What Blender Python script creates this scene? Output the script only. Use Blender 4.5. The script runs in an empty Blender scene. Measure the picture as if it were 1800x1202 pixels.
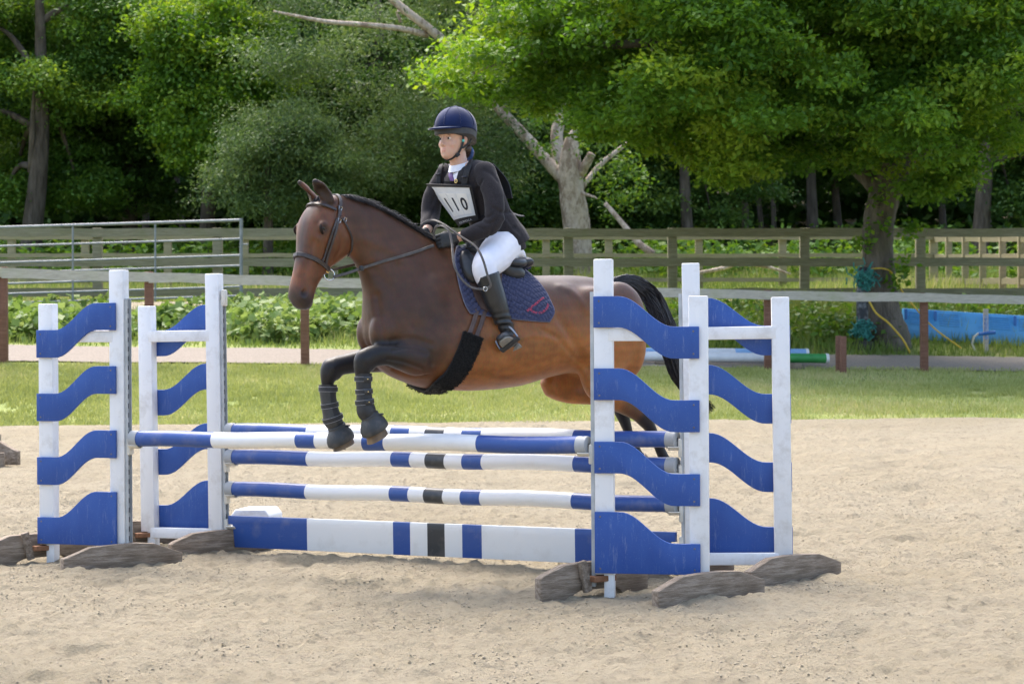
import bpy, bmesh, math, random
import numpy as np
from mathutils import Vector, Matrix, noise as mnoise
from mathutils.bvhtree import BVHTree
random.seed(7); RNG=np.random.default_rng(11)
SC=bpy.context.scene; COL=SC.collection
R=math.radians
# ------------------------------------------------------------------ camera
F=3634.0; CH=1.42; TH=math.atan2(601-580,F); ROLL=R(-0.28)
cam_d=bpy.data.cameras.new('camera'); cam=bpy.data.objects.new('camera',cam_d); COL.objects.link(cam)
cam_d.sensor_width=36; cam_d.sensor_fit='HORIZONTAL'; cam_d.lens=F/1800*36; cam_d.clip_start=.1; cam_d.clip_end=600
cam.matrix_world=Matrix.Translation((0,0,CH))@Matrix.Rotation(math.pi/2-TH,4,'X')@Matrix.Rotation(ROLL,4,'Z')
cam_d.dof.use_dof=True; cam_d.dof.focus_distance=11.4; cam_d.dof.aperture_fstop=6.5
SC.camera=cam
# ------------------------------------------------------------------ sky, sun, exposure
SUN_EL=R(60); SUN_AZ=R(-28)     # azimuth of the sun, measured from +Y towards +X
wd=bpy.data.worlds.new('World'); SC.world=wd; wd.use_nodes=True
nt=wd.node_tree; nt.nodes.clear()
sky=nt.nodes.new('ShaderNodeTexSky'); sky.sky_type='NISHITA'; sky.sun_disc=False
sky.sun_elevation=SUN_EL; sky.sun_rotation=SUN_AZ; sky.air_density=1.0; sky.dust_density=4.0; sky.ozone_density=.6
bg=nt.nodes.new('ShaderNodeBackground'); bg.inputs[1].default_value=.15
wo=nt.nodes.new('ShaderNodeOutputWorld'); nt.links.new(sky.outputs[0],bg.inputs[0]); nt.links.new(bg.outputs[0],wo.inputs[0])
sl=bpy.data.lights.new('sun','SUN'); sl.energy=1.3; sl.angle=R(36); sl.color=(1,.955,.88)
so=bpy.data.objects.new('sun',sl); COL.objects.link(so)
sd=Vector((math.sin(SUN_AZ)*math.cos(SUN_EL),math.cos(SUN_AZ)*math.cos(SUN_EL),math.sin(SUN_EL)))
so.location=sd*60; so.rotation_euler=sd.to_track_quat('Z','Y').to_euler()
vs=SC.view_settings; vs.view_transform='Standard'; vs.look='None'; vs.gamma=1; vs.use_curve_mapping=False; vs.exposure=1.72
SC.cycles.max_bounces=6; SC.cycles.transparent_max_bounces=4; SC.cycles.use_denoising=True
SC.cycles.sample_clamp_indirect=4
# ------------------------------------------------------------------ pixels <-> world
def ray(px,py):
    x=px-900; y=py-601; c,s=math.cos(ROLL),math.sin(ROLL)
    u,v=c*x+s*y,-s*x+c*y
    dx,dz,dy=u/F,-v/F,1.0
    return Vector((dx,dy*math.cos(TH)+dz*math.sin(TH),-dy*math.sin(TH)+dz*math.cos(TH)))
CAMP=Vector((0,0,CH))
def at(px,py,Y):
    d=ray(px,py); return CAMP+d*(Y/d.y)
def on_plane(px,py,p0,n):
    d=ray(px,py); return CAMP+d*((p0-CAMP).dot(n)/d.dot(n))
# ------------------------------------------------------------------ mesh helpers
ORG={}
def link(o,parent=None):
    COL.objects.link(o)
    if parent is not None: o.parent=parent
    return o
def tag(o,label=None,cat=None,group=None,kind=None):
    if label: o['label']=label
    if cat: o['category']=cat
    if group: o['group']=group
    if kind: o['kind']=kind
    return o
def empty(name,loc,label=None,cat=None,group=None):
    o=bpy.data.objects.new(name,None); COL.objects.link(o); o.location=loc; ORG[o.name]=Vector(loc)
    o.empty_display_size=.1
    return tag(o,label,cat,group)
def smooth(me,ang=None):
    me.polygons.foreach_set('use_smooth',[True]*len(me.polygons))
    if ang: me.set_sharp_from_angle(angle=R(ang))
def mk(name,verts,faces,mat=None,parent=None,sm=None,origin=None):
    """world-space verts -> object; child verts are stored relative to the parent's origin"""
    v=np.asarray(verts,dtype=float).reshape(-1,3)
    if parent is not None: org=ORG[parent.name]
    elif origin is not None: org=Vector(origin)
    else:
        a,b=v.min(0),v.max(0); org=Vector(((a[0]+b[0])/2,(a[1]+b[1])/2,a[2]))
    me=bpy.data.meshes.new(name); v=v-np.array(org)
    me.from_pydata(v.tolist(),[],[list(f) for f in faces]); 
    if sm: smooth(me,None if sm is True else sm)
    if mat: me.materials.append(mat)
    o=bpy.data.objects.new(name,me); COL.objects.link(o)
    if parent is not None: o.parent=parent
    else: o.location=org
    ORG[o.name]=org
    return o
def fast_mesh(name,v,tris,mat,origin=(0,0,0),parent=None,attr=None):
    """numpy verts (n,3) and faces (m,k) -> object, quickly"""
    me=bpy.data.meshes.new(name); org=np.array(ORG[parent.name] if parent else origin,dtype=float)
    v=np.ascontiguousarray(v-org,dtype=np.float32); t=np.ascontiguousarray(tris,dtype=np.int32); k=t.shape[1]
    me.vertices.add(len(v)); me.vertices.foreach_set('co',v.ravel())
    me.loops.add(t.size); me.loops.foreach_set('vertex_index',t.ravel())
    me.polygons.add(len(t)); me.polygons.foreach_set('loop_start',np.arange(0,t.size,k,dtype=np.int32))
    if attr is not None:
        for nm,arr in attr.items():
            at_=me.attributes.new(nm,'FLOAT','POINT'); at_.data.foreach_set('value',np.ascontiguousarray(arr,dtype=np.float32))
    me.update(calc_edges=True)
    if mat: me.materials.append(mat)
    o=bpy.data.objects.new(name,me); COL.objects.link(o)
    if parent is not None: o.parent=parent
    else: o.location=org
    ORG[o.name]=Vector(org)
    return o
class MB:
    def __init__(s): s.v=[]; s.f=[]
    def add(s,v,f):
        n=len(s.v); s.v+= [tuple(p) for p in v]; s.f+=[tuple(i+n for i in q) for q in f]; return s
    def box(s,c,size,M=None,bev=0):
        """box, centre c, with optional 3x3/4x4 frame M (columns = axes)"""
        hx,hy,hz=[q/2 for q in size]
        bm=bmesh.new(); bmesh.ops.create_cube(bm,size=1)
        for q in bm.verts: q.co=Vector((q.co.x*size[0],q.co.y*size[1],q.co.z*size[2]))
        if bev: bmesh.ops.bevel(bm,geom=bm.edges[:],offset=bev,segments=2,affect='EDGES',profile=.5)
        M3=(M.to_3x3() if M is not None else Matrix.Identity(3)); c=Vector(c)
        bm.verts.ensure_lookup_table()
        s.add([c+M3@q.co for q in bm.verts],[[w.index for w in f.verts] for f in bm.faces]); bm.free(); return s
    def loft(s,rings,cap=True,closed=True):
        n=len(rings[0]); k=len(s.v)
        for r in rings: s.v+=[tuple(p) for p in r]
        for i in range(len(rings)-1):
            for j in range(n if closed else n-1):
                a=k+i*n+j; b=k+i*n+(j+1)%n
                s.f.append((a,b,b+n,a+n))
        if cap and closed:
            s.f.append(tuple(k+j for j in range(n))[::-1]); m=k+(len(rings)-1)*n; s.f.append(tuple(m+j for j in range(n)))
        return s
    def tube(s,pts,rad,n=8,cap=True,flat=None):
        """round tube through pts, rad number or list; flat=(normal list,ratio) makes straps"""
        pts=[Vector(p) for p in pts]; L=len(pts)
        rad=[rad]*L if not hasattr(rad,'__len__') else rad
        rings=[]; up=None
        for i,p in enumerate(pts):
            t=(pts[min(i+1,L-1)]-pts[max(i-1,0)])
            if t.length<1e-9: t=Vector((0,0,1))
            t.normalize()
            if up is None:
                up=Vector((0,0,1)) if abs(t.z)<.9 else Vector((1,0,0))
            a=(up-t*up.dot(t)); 
            if a.length<1e-6: a=t.orthogonal()
            a.normalize(); b=t.cross(a); up=a
            rings.append([p+(a*math.cos(2*math.pi*k/n)+b*math.sin(2*math.pi*k/n))*rad[i] for k in range(n)])
        return s.loft(rings,cap)
    def strap(s,pts,nors,w,th):
        """flat strap lying along pts with outward normals nors"""
        pts=[Vector(p) for p in pts]; L=len(pts); rings=[]
        ws=w if hasattr(w,'__len__') else [w]*L
        for i,p in enumerate(pts):
            t=(pts[min(i+1,L-1)]-pts[max(i-1,0)]).normalized(); n=Vector(nors[i]).normalized(); n=(n-t*n.dot(t)).normalized(); b=t.cross(n)
            h=ws[i]/2
            rings.append([p-b*h*.86,p-b*h+n*th*.4,p-b*h*.75+n*th,p+b*h*.75+n*th,p+b*h+n*th*.4,p+b*h*.86])
        return s.loft(rings)
    def build(s,name,mat=None,parent=None,sm=None,origin=None): return mk(name,s.v,s.f,mat,parent,sm,origin)
def frame(x,z=(0,0,1)):
    """3x3 with columns x, y, z: x along, z up-ish"""
    x=Vector(x).normalized(); z=Vector(z); y=z.cross(x).normalized(); z=x.cross(y)
    return Matrix((x,y,z)).transposed()
def prism(outline,o,ax,ay,an,th,bev=0):
    """extrude a 2-D outline (list of (a,b)) by th along an; returns MB"""
    o,ax,ay,an=[Vector(q) for q in(o,ax,ay,an)]
    bm=bmesh.new()
    vs_=[bm.verts.new(o+ax*a+ay*b) for a,b in outline]; f=bm.faces.new(vs_)
    r=bmesh.ops.extrude_face_region(bm,geom=[f]); 
    for q in r['geom']:
        if isinstance(q,bmesh.types.BMVert): q.co+=an*th
    bmesh.ops.recalc_face_normals(bm,faces=bm.faces[:])
    if bev:
        es=[e for e in bm.edges if len(e.link_faces)==2 and e.calc_face_angle(0)>.6]
        bmesh.ops.bevel(bm,geom=es,offset=bev,segments=2,affect='EDGES',profile=.5)
    bm.verts.index_update(); m=MB(); m.add([q.co.copy() for q in bm.verts],[[w.index for w in g.verts] for g in bm.faces]); bm.free(); return m
def cr(pts,n):
    """catmull-rom through pts (any dimension), n samples per span"""
    P=[np.array(p,float) for p in pts]; P=[2*P[0]-P[1]]+P+[2*P[-1]-P[-2]]; out=[]
    for i in range(1,len(P)-2):
        for k in range(n):
            t=k/n; a,b,c,d=P[i-1],P[i],P[i+1],P[i+2]
            out.append(.5*((2*b)+(-a+c)*t+(2*a-5*b+4*c-d)*t*t+(-a+3*b-3*c+d)*t**3))
    out.append(P[-2]); return out
def hash2(ix,iy,seed):
    n=(ix.astype(np.int64)*374761393+iy.astype(np.int64)*668265263+seed*974711)&0x7fffffff
    n=((n^(n>>13))*1274126177)&0x7fffffff
    return ((n^(n>>16))&0xffff)/65535.0
def vn(x,y,seed=0):
    ix=np.floor(x);iy=np.floor(y);fx=x-ix;fy=y-iy;fx=fx*fx*(3-2*fx);fy=fy*fy*(3-2*fy);ix=ix.astype(int);iy=iy.astype(int)
    a=hash2(ix,iy,seed);b=hash2(ix+1,iy,seed);c=hash2(ix,iy+1,seed);d=hash2(ix+1,iy+1,seed)
    return (a*(1-fx)+b*fx)*(1-fy)+(c*(1-fx)+d*fx)*fy
# ------------------------------------------------------------------ materials
def nodes(name):
    m=bpy.data.materials.new(name); m.use_nodes=True; t=m.node_tree; b=t.nodes['Principled BSDF']; return m,t,b
def N(t,kind,**kw):
    n=t.nodes.new('ShaderNode'+kind)
    for k,v in kw.items():
        if k.startswith('i_'): n.inputs[k[2:].replace('_',' ')].default_value=v
        else: setattr(n,k,v)
    return n
def tex(t,scale,detail=4,rough=.55,coord='Object',kind='TexNoise',stretch=None):
    c=N(t,'TexCoord'); n=N(t,kind); n.inputs['Scale'].default_value=scale
    if kind=='TexNoise': n.inputs['Detail'].default_value=detail; n.inputs['Roughness'].default_value=rough
    if stretch:
        mp=N(t,'Mapping'); mp.inputs['Scale'].default_value=stretch; t.links.new(c.outputs[coord],mp.inputs[0]); t.links.new(mp.outputs[0],n.inputs['Vector'])
    else: t.links.new(c.outputs[coord],n.inputs['Vector'])
    return n
def ramp(t,src,stops,interp='LINEAR'):
    r=N(t,'ValToRGB'); e=r.color_ramp; e.interpolation=interp
    while len(e.elements)>1: e.elements.remove(e.elements[-1])
    for i,(p,c) in enumerate(stops):
        if i==0: q=e.elements[0]; q.position=p
        else: q=e.elements.new(p)
        q.color=(*c,1) if len(c)==3 else c
    t.links.new(src,r.inputs[0]); return r
def mixc(t,fac,a,b,mode='MIX'):
    m=N(t,'MixRGB',blend_type=mode)
    for i,q in((0,fac),(1,a),(2,b)):
        if hasattr(q,'node'): t.links.new(q,m.inputs[i])
        else: m.inputs[i].default_value=q if i==0 else ((*q,1) if len(q)==3 else q)
    return m.outputs[0]
def bump(t,b,src,strength=.3,dist=.01):
    n=N(t,'Bump'); n.inputs['Strength'].default_value=strength; n.inputs['Distance'].default_value=dist
    t.links.new(src,n.inputs['Height']); t.links.new(n.outputs[0],b.inputs['Normal']); return n
MC={}
def pm(name,c1,c2=None,scale=6,rough=.6,bmp=0,bscale=80,spec=.5,metal=0,stretch=None,detail=5,lo=.35,hi=.65,dirt=None,sheen=0,bdist=.004):
    if name in MC: return MC[name]
    m,t,b=nodes(name); b.inputs['Roughness'].default_value=rough; b.inputs['Metallic'].default_value=metal; b.inputs['Specular IOR Level'].default_value=spec
    if sheen: b.inputs['Sheen Weight'].default_value=sheen; b.inputs['Sheen Roughness'].default_value=.4
    col=None
    if c2:
        n=tex(t,scale,detail,stretch=stretch); col=ramp(t,n.outputs[0],[(lo,c1),(hi,c2)]).outputs[0]
    else: b.inputs['Base Color'].default_value=(*c1,1)
    if dirt:
        (dc,ds,amt)=dirt; n2=tex(t,ds,8,.7); f=ramp(t,n2.outputs[0],[(.5,(0,0,0)),(.72,(amt,)*3)])
        col=mixc(t,f.outputs[0],col if col is not None else c1,dc)
    if col is not None: t.links.new(col,b.inputs['Base Color'])
    if bmp:
        n3=tex(t,bscale,4,.6,stretch=stretch); bump(t,b,n3.outputs[0],bmp,bdist)
    MC[name]=m; return m
# ================================================================== TERRAIN
def fenceY(X): return 30+.267*X
def zt(X,Y):
    X=np.asarray(X,float);Y=np.asarray(Y,float); Xc=np.clip(X,-14,14)
    fy=fenceY(Xc); zf=.88-.019*Xc
    z=np.where(Y<15,0,np.where(Y<24,(Y-15)/9*.33,0))
    t=np.clip((Y-24)/(fy-24),0,1); z=np.where((Y>=24)&(Y<fy),.33+(zf-.33)*t,z)
    z=np.where((Y>=fy)&(Y<fy+2.2),zf+.22*(Y-fy)/2.2,z)
    t=np.clip((Y-fy-2.2)/(37-fy-2.2),0,1); z=np.where((Y>=fy+2.2)&(Y<37),zf+.22+(1.75-zf-.22)*t,z)
    z=np.where((Y>=37)&(Y<41),1.75+(Y-37)*.068,z)
    z=np.where(Y>=41,2.02+(np.minimum(Y,64)-41)*.087,z)
    return z
def gz(X,Y): return float(zt(X,Y))
def ground_hit(px,py):
    d=ray(px,py); lo,hi=3.0,70.0
    for k in range(int((hi-lo)/.02)):
        Y=lo+k*.02; p=CAMP+d*(Y/d.y)
        if p.z<=gz(p.x,p.y): return p
    return None
def axis(parts):
    o=[]
    for a,b,st in parts: o+=list(np.arange(a,b,st))
    o.append(parts[-1][1]); return np.array(o)
def grid(name,xs,ys,zf,mat,kind='structure'):
    X,Y=np.meshgrid(xs,ys); X,Y,Z=zf(X,Y)
    v=np.stack([X,Y,Z],-1).reshape(-1,3); nx,ny=len(xs),len(ys)
    i=np.arange(nx-1)[None,:]+np.arange(ny-1)[:,None]*nx; i=i.ravel()
    o=fast_mesh(name,v,np.stack([i,i+1,i+1+nx,i+nx],-1),mat); smooth(o.data)
    if kind: o['kind']=kind
    return o
# --- materials of the ground
def ground_mat():
    m,t,b=nodes('grassy_soil'); n=tex(t,.9,6,.6); n2=tex(t,14,6,.7)
    c=ramp(t,n.outputs[0],[(.35,(.20,.25,.06)),(.55,(.28,.32,.085)),(.75,(.38,.33,.16))]); c2=mixc(t,n2.outputs[0],c.outputs[0],(.055,.08,.014),'MIX')
    t.links.new(mixc(t,.35,c.outputs[0],c2),b.inputs['Base Color']); b.inputs['Roughness'].default_value=.95; bump(t,b,n2.outputs[0],.6,.03); return m
def wood_floor_mat(): return pm('woodland_soil',(.03,.032,.012),(.075,.065,.03),3,.95,.5,20)
def sand_mat():
    m,t,b=nodes('riding_sand'); n1=tex(t,.55,5,.6); n2=tex(t,26,8,.72); n3=tex(t,110,5,.75); n6=tex(t,48,6,.7); n4=tex(t,5,6,.65)
    a=ramp(t,n1.outputs[0],[(.3,(.365,.308,.206)),(.7,(.412,.355,.252))]).outputs[0]
    a=mixc(t,ramp(t,n4.outputs[0],[(.5,(0,0,0)),(.75,(.5,)*3)]).outputs[0],a,(.27,.225,.16))
    a=mixc(t,ramp(t,n2.outputs[0],[(.52,(0,0,0)),(.66,(.75,)*3)]).outputs[0],a,(.20,.165,.12))
    a=mixc(t,ramp(t,n3.outputs[0],[(.35,(.3,)*3),(.55,(0,0,0))]).outputs[0],a,(.44,.39,.31))
    t.links.new(a,b.inputs['Base Color']); b.inputs['Roughness'].default_value=.95; b.inputs['Specular IOR Level'].default_value=.2
    ad=N(t,'MixRGB',blend_type='ADD'); ad.inputs[0].default_value=.6; t.links.new(n2.outputs[0],ad.inputs[1]); t.links.new(n3.outputs[0],ad.inputs[2])
    a2=mixc(t,.6,ad.outputs[0],n6.outputs[0],'ADD'); bump(t,b,a2,1.0,.030); return m
SAND=sand_mat(); GRND=ground_mat()
def gz_all(X,Y): return X,Y,zt(X,Y)-.012+.03*(vn(X*.8,Y*.8,3)-.5)-np.where(Y<23.2,.25,0)
grid('ground',axis([(-224,-24,20),(-24,24,.5),(24,225,20)]),axis([(-60,14,4),(14,42,.33),(42,70,1),(70,300,20)]),gz_all,GRND)
def sand_z(X,Y):
    edge=24.05+.03*X+.25*(vn(X*1.3,X*0+1.7,5)-.5)+.1*(vn(X*6,X*0,8)-.5)
    Yo=np.where(Y>23.0,23.0+(Y-23.0)*(edge-23.0)/(24.0-23.0),Y)
    far=np.clip((Yo-6)/6,0,1)
    h=.022*(vn(X*.7,Yo*.8,1)-.5)+.026*(vn(X*2.3,Yo*2.6,2)-.5)+.026*(vn(X*6.1+3,Yo*6.6,3)-.5)+.045*np.maximum(vn(X*13,Yo*15,4)-.5,0)+.028*(vn(X*29,Yo*31,6)-.5)
    hoof=np.maximum(0,vn(X*3.1+9,Yo*3.3+4,12)-.72)*.20     # scuffed hoof marks
    zz=zt(X,Yo)+h-hoof
    zz=np.where(Yo>23.3,zz*0+zt(X,Yo)+h*np.clip((edge-Yo)/.6,0,1)+.004,zz)
    return X,Yo,zz+.012
grid('arena_sand',axis([(-60,-12,3),(-12,-4.2,.12),(-4.2,4.2,.026),(4.2,12,.12),(12,61,3)]),axis([(-30,6,2),(6,7.6,.1),(7.6,15.5,.026),(15.5,24.0,.05)]),sand_z,SAND)
GRAVEL=pm('path_gravel',(.19,.16,.13),(.27,.23,.19),30,.95,.5,120)
def path_z(X,Y):
    Yo=fenceY(np.clip(X,-14,14))+.12+Y*1.95+.18*(vn(X*1.1,Y*2,21)-.5); return X,Yo,zt(X,Yo)+.012+.012*(vn(X*9,Yo*9,22)-.5)
grid('gravel_path',axis([(-24,-13,.5),(-13,13,.1),(13,24,.5)]),axis([(0,1,.08)]),path_z,GRAVEL)
def strip_z(X,Y):
    Yo=37.25+Y*3.2+.4*(vn(X*.6,Y*2,23)-.5); return X,Yo,zt(X,Yo)+.015
grid('sand_track',axis([(-24,24,.3)]),axis([(0,1,.125)]),strip_z,SAND)
def floor_z(X,Y): return X,Y,zt(X,Y)+.03+.12*(vn(X*.6,Y*.6,31)-.5)+np.maximum(0,Y-70)*.62*(.7+.5*vn(X*.07,Y*.05,33))     # added rise that blocks bright sky between the trees
grid('woodland_floor',axis([(-60,60,1)]),axis([(53,130,1)]),floor_z,wood_floor_mat())
# --- loose clods on the sand (nobody could count them)
def clods(name,n,x0,x1,y0,y1,r0,r1,mat,label,seed,pw=2.2):
    g=np.random.default_rng(seed); u=g.random(n); Y=y0+(y1-y0)*u**1.1; X=x0+(x1-x0)*g.random(n); r=r0+(r1-r0)*g.random(n)**pw
    keep=vn(X*1.7,Y*1.7,seed)*.7+vn(X*6,Y*6,seed+1)*.3>.42; X,Y,r=X[keep],Y[keep],r[keep]; n=len(X)
    _,_,Z=sand_z(X,Y)
    oct_=np.array([(1,0,0),(0,1,0),(-1,0,0),(0,-1,0),(0,0,.75),(0,0,-.6)],float); tri=np.array([(0,1,4),(1,2,4),(2,3,4),(3,0,4),(1,0,5),(2,1,5),(3,2,5),(0,3,5)])
    v=oct_[None]*(r[:,None,None]*(.6+.8*g.random((n,6,1)))); a=g.random(n)*6.28; c,s=np.cos(a)[:,None],np.sin(a)[:,None]
    v=np.stack([v[...,0]*c-v[...,1]*s,v[...,0]*s+v[...,1]*c,v[...,2]],-1)+np.stack([X,Y,Z+r*.15],-1)[:,None]
    o=fast_mesh(name,v.reshape(-1,3),(tri[None]+6*np.arange(n)[:,None,None]).reshape(-1,3),mat); smooth(o.data); return tag(o,label,'sand',kind='stuff')
CLOD=pm('sand_clods',(.30,.255,.18),(.405,.345,.255),9,.95,.4,160)
clods('sand_clods',90000,-4.8,4.8,7.7,18,.0015,.0080,CLOD,'loose crumbs and clods of beige sand over the arena',5)
DEBR=pm('debris',(.19,.15,.11),(.30,.245,.175),20,.95)
clods('arena_debris',350,-5,5,7.7,20,.003,.010,DEBR,'dark bits of bark and droppings scattered in the sand',9)
# ================================================================== JUMP
WHITE=pm('white_paint',(.80,.80,.80),(.74,.74,.735),3,.45,.15,50,dirt=((.42,.38,.32),9,.45),stretch=(1,1,.25))
def blue_mat():
    m,t,b=nodes('blue_paint'); n=tex(t,5,5,stretch=(1.5,1.5,.6)); c=ramp(t,n.outputs[0],[(.3,(.022,.072,.285)),(.75,(.034,.098,.34))]).outputs[0]
    n2=tex(t,150,4,.75); c=mixc(t,ramp(t,n2.outputs[0],[(.63,(0,0,0)),(.72,(.5,)*3)]).outputs[0],c,(.42,.47,.58))
    n3=tex(t,16,8,.8,stretch=(2.5,2.5,.35)); c=mixc(t,ramp(t,n3.outputs[0],[(.56,(0,0,0)),(.74,(.42,)*3)]).outputs[0],c,(.36,.40,.52))
    t.links.new(c,b.inputs['Base Color']); b.inputs['Roughness'].default_value=.42; b.inputs['Specular IOR Level'].default_value=.35; n4=tex(t,60,4); bump(t,b,n4.outputs[0],.08,.003); return m
BLUE=blue_mat()
GALV=pm('galvanised',(.36,.38,.39),(.48,.5,.51),12,.5,.1,90,metal=.35)
CUPM=pm('cup_plastic',(.68,.65,.57),(.60,.57,.49),20,.45)
CAPM=pm('pole_cap',(.40,.41,.41),(.34,.35,.35),10,.6,.1)
def wood_mat(name,c1,c2,c3):
    m,t,b=nodes(name); w=tex(t,6,10,.75,stretch=(.8,9,9)); c=ramp(t,w.outputs[0],[(.38,c1),(.5,c2),(.62,c3)]).outputs[0]
    n=tex(t,5,5,.6); c=mixc(t,ramp(t,n.outputs[0],[(.45,(0,0,0)),(.75,(.55,)*3)]).outputs[0],c,(c1[0]*.7,c1[1]*.7,c1[2]*.7))
    t.links.new(c,b.inputs['Base Color']); b.inputs['Roughness'].default_value=.85; bump(t,b,w.outputs[0],.5,.012); return m
FOOTW=wood_mat('foot_timber',(.135,.098,.066),(.24,.187,.137),(.36,.295,.228))
RUST=pm('rust',(.16,.07,.03),(.25,.12,.06),30,.8,.4)
DARK=pm('dark_hole',(.02,.022,.025),rough=.8)
SCREW=pm('screw_head',(.10,.095,.11),(.22,.21,.22),60,.6,metal=.3)
class Wing:
    def __init__(s,pos,ang,sg,tilt=0,dz=0):
        s.o=Vector((pos[0],pos[1],dz)); a=R(ang); s.d=Vector((sg*math.cos(a),sg*math.sin(a),0)); s.n=Vector((math.sin(a),-math.cos(a),0))
        tl=R(tilt); s.z=Vector((0,0,1))*math.cos(tl)-s.d*math.sin(tl); s.d=s.d*math.cos(tl)+Vector((0,0,1))*math.sin(tl)
        s.M=Matrix((s.d,s.n,s.z)).transposed()
        if s.M.determinant()<0: s.M=Matrix((s.d,-s.n,s.z)).transposed()
    def p(s,a,n,z): return s.o+s.d*a+s.n*n+s.z*z
PT=.07; PW=.10; WW=.60; HI,HO=1.792,1.593
def s_panel(s0,s1,zi_t,zi_b,zo_t,zo_b,flat_bottom):
    out=[]; K=22
    def prof(u,a,b): 
        q=min(1,max(0,(u-.24)/.52)); q=.5-.5*math.cos(math.pi*q); return a+(b-a)*q
    for k in range(K+1): u=k/K; out.append((s0+(s1-s0)*u,prof(u,zi_t,zo_t)))
    for k in range(K,-1,-1):
        u=k/K; z=(zi_b+(zo_b-zi_b)*u) if flat_bottom else prof(u-.05 if False else u,zi_b,zo_b); out.append((s0+(s1-s0)*u,z))
    return out
ZI=[(1.595,1.43),(1.215,1.048),(.829,.662),(.459,.135)]; ZO=[(1.433,1.265),(1.047,.879),(.66,.492),(.294,.132)]
def make_wing(pos,ang,sg,label,near,s0,s1,tilt=0,dz=0,feet=None):
    w=Wing(pos,ang,sg,tilt,dz)
    root=empty('jump_wing',w.p(.3,0,0),label,'jump wing','wings of the oxer jump')
    front_right=(sg==1)          # the post on the right has its foot in front of it
    for inner in(True,False):
        H=HI if inner else HO; a0=0 if inner else WW-PW
        footed_front=(inner and sg==-1) or(not inner and sg==1)
        m=MB(); zb=.02 if footed_front else .125
        m.box(w.p(a0+PW/2,-PT/2,(H+zb)/2),(PW,PT,H-zb),w.M,.006)
        if not footed_front: m.box(w.p(a0+(PW*.73 if sg==1 else PW*.27),-PT/2-.003,.06),(PW*.54,PT-.006,.16),w.M,.003)
        m.build('post',WHITE,root,30)
    for zc,h in((1.43-.036,.072),(.20 if near else .12,.068)):
        MB().box(w.p(WW/2,.0015-PT*.3,zc),(WW-2*PW+.05,PT*.6+.003,h),w.M,.006).build('crossbar',WHITE,root,30)
    for i in range(4):
        (a,b),(c,d)=ZI[i],ZO[i]; dz_=0
        ol=s_panel(s0,s1,a,b,c,d,i==3)
        n0=.0045 if near else -PT-.0015; 
        prism(ol,w.p(0,n0,0),w.d,w.z,w.n*(1 if near else -1),.018,.003).build('wave_panel',BLUE,root,40)
        if near:
            for ss,zz in((s0+.03,a-.025),(s0+.03,b+.025),(s1-.03,c-.025),(s1-.03,d+.025)):
                q=w.p(ss,.0235,zz); MB().loft([[q+w.d*(.0055*r_*math.cos(2*math.pi*k/8))+w.z*(.0055*r_*math.sin(2*math.pi*k/8))+w.n*e_ for k in range(8)] for r_,e_ in((1,-.002),(1,.001),(.5,.0015))]).build('screw',SCREW,root,40)
    # keyhole track down the inner face of the tall post, facing the poles
    m=MB(); m.box(w.p(-.004,-PT/2,.06+.78),(.006,.042,1.56),w.M); 
    for e in(-1,1): m.box(w.p(-.012,-PT/2+e*.021,.06+.78),(.018,.005,1.56),w.M)
    tr=m.build('keyhole_track',GALV,root)
    m=MB()
    for k in range(26): m.box(w.p(-.009,-PT/2,.12+k*.057),(.006,.012,.030),w.M)
    tag(m.build('keyhole_slots',DARK,tr),kind='stuff')
    # timber feet
    for inner in(True,False):
        footed_front=(inner and sg==-1) or(not inner and sg==1)
        a0=(PW/2 if inner else WW-PW/2); c=w.p(a0,0,0); 
        fa=R(feet+random.uniform(-4,4)); fd=Vector((math.cos(fa),math.sin(fa),0)); fn=Vector((math.sin(fa),-math.cos(fa),0))
        off=(.045 if footed_front else -.13); base=c+fn*(off)+Vector((0,0,-.018 if footed_front else .0)); Lh=.37+random.uniform(-.02,.02)
        ol=[(-Lh,-.05),(-Lh,.105),(-Lh+.03,.116),(-Lh+.17,.165),(-.06,.170),(.08,.169),(Lh-.18,.158),(Lh-.04,.112),(Lh,.098),(Lh,-.05),(Lh-.16,-.05),(Lh-.19,.004),(Lh-.23,.022),(-Lh+.27,.020),(-Lh+.22,.002),(-Lh+.19,-.05)]
        ol=[(x+random.uniform(-.004,.004),z+random.uniform(-.003,.003)) for x,z in ol]
        if not footed_front: ol=[(x,z+.02) for x,z in ol]
        mb_=prism(ol,Vector((0,0,0)),Vector((1,0,0)),Vector((0,0,1)),Vector((0,-1,0)),.055,.004)
        me=bpy.data.meshes.new('foot'); me.from_pydata(mb_.v,[],mb_.f); smooth(me,25); me.materials.append(FOOTW)
        f=bpy.data.objects.new('foot',me); COL.objects.link(f); f.parent=root; f.location=base-ORG[root.name]; f.rotation_euler=(0,0,fa); f=root
        if not footed_front:
            MB().box(c+fn*(-.02)+Vector((0,0,.105)),(.15,.06,.03),frame(fd),.004).build('bracket',RUST,f)
            if sg==1 or True:
                MB().box(c+fn*(-.045)-fd*.10+Vector((0,0,.12)),(.045,.03,.17),frame(fd+Vector((0,0,.25))),.004).build('brace',FOOTW,f)
        else:
            MB().box(c+fn*(.0)+Vector((0,0,.02)),(.06,.05,.08),w.M,.004).build('post_stub',WHITE,f)
    return w
random.seed(3)
R1=make_wing((.435,10.93),-9,1,'jump wing before the horse\'s hindquarters, blue wave panels on its near face',True,0,.557,feet=40,tilt=.1)
L1=make_wing((-2.335,12.42),-20.8,-1,'jump wing ahead of the horse holding the lone front pole, blue panels on front',True,.045,.60,feet=38)
R2=make_wing((.976,11.68),-5.4,1,'jump wing beside the horse\'s tail with white crossbars in front of blue panels',False,.0,.606,feet=38,tilt=.5)
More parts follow.
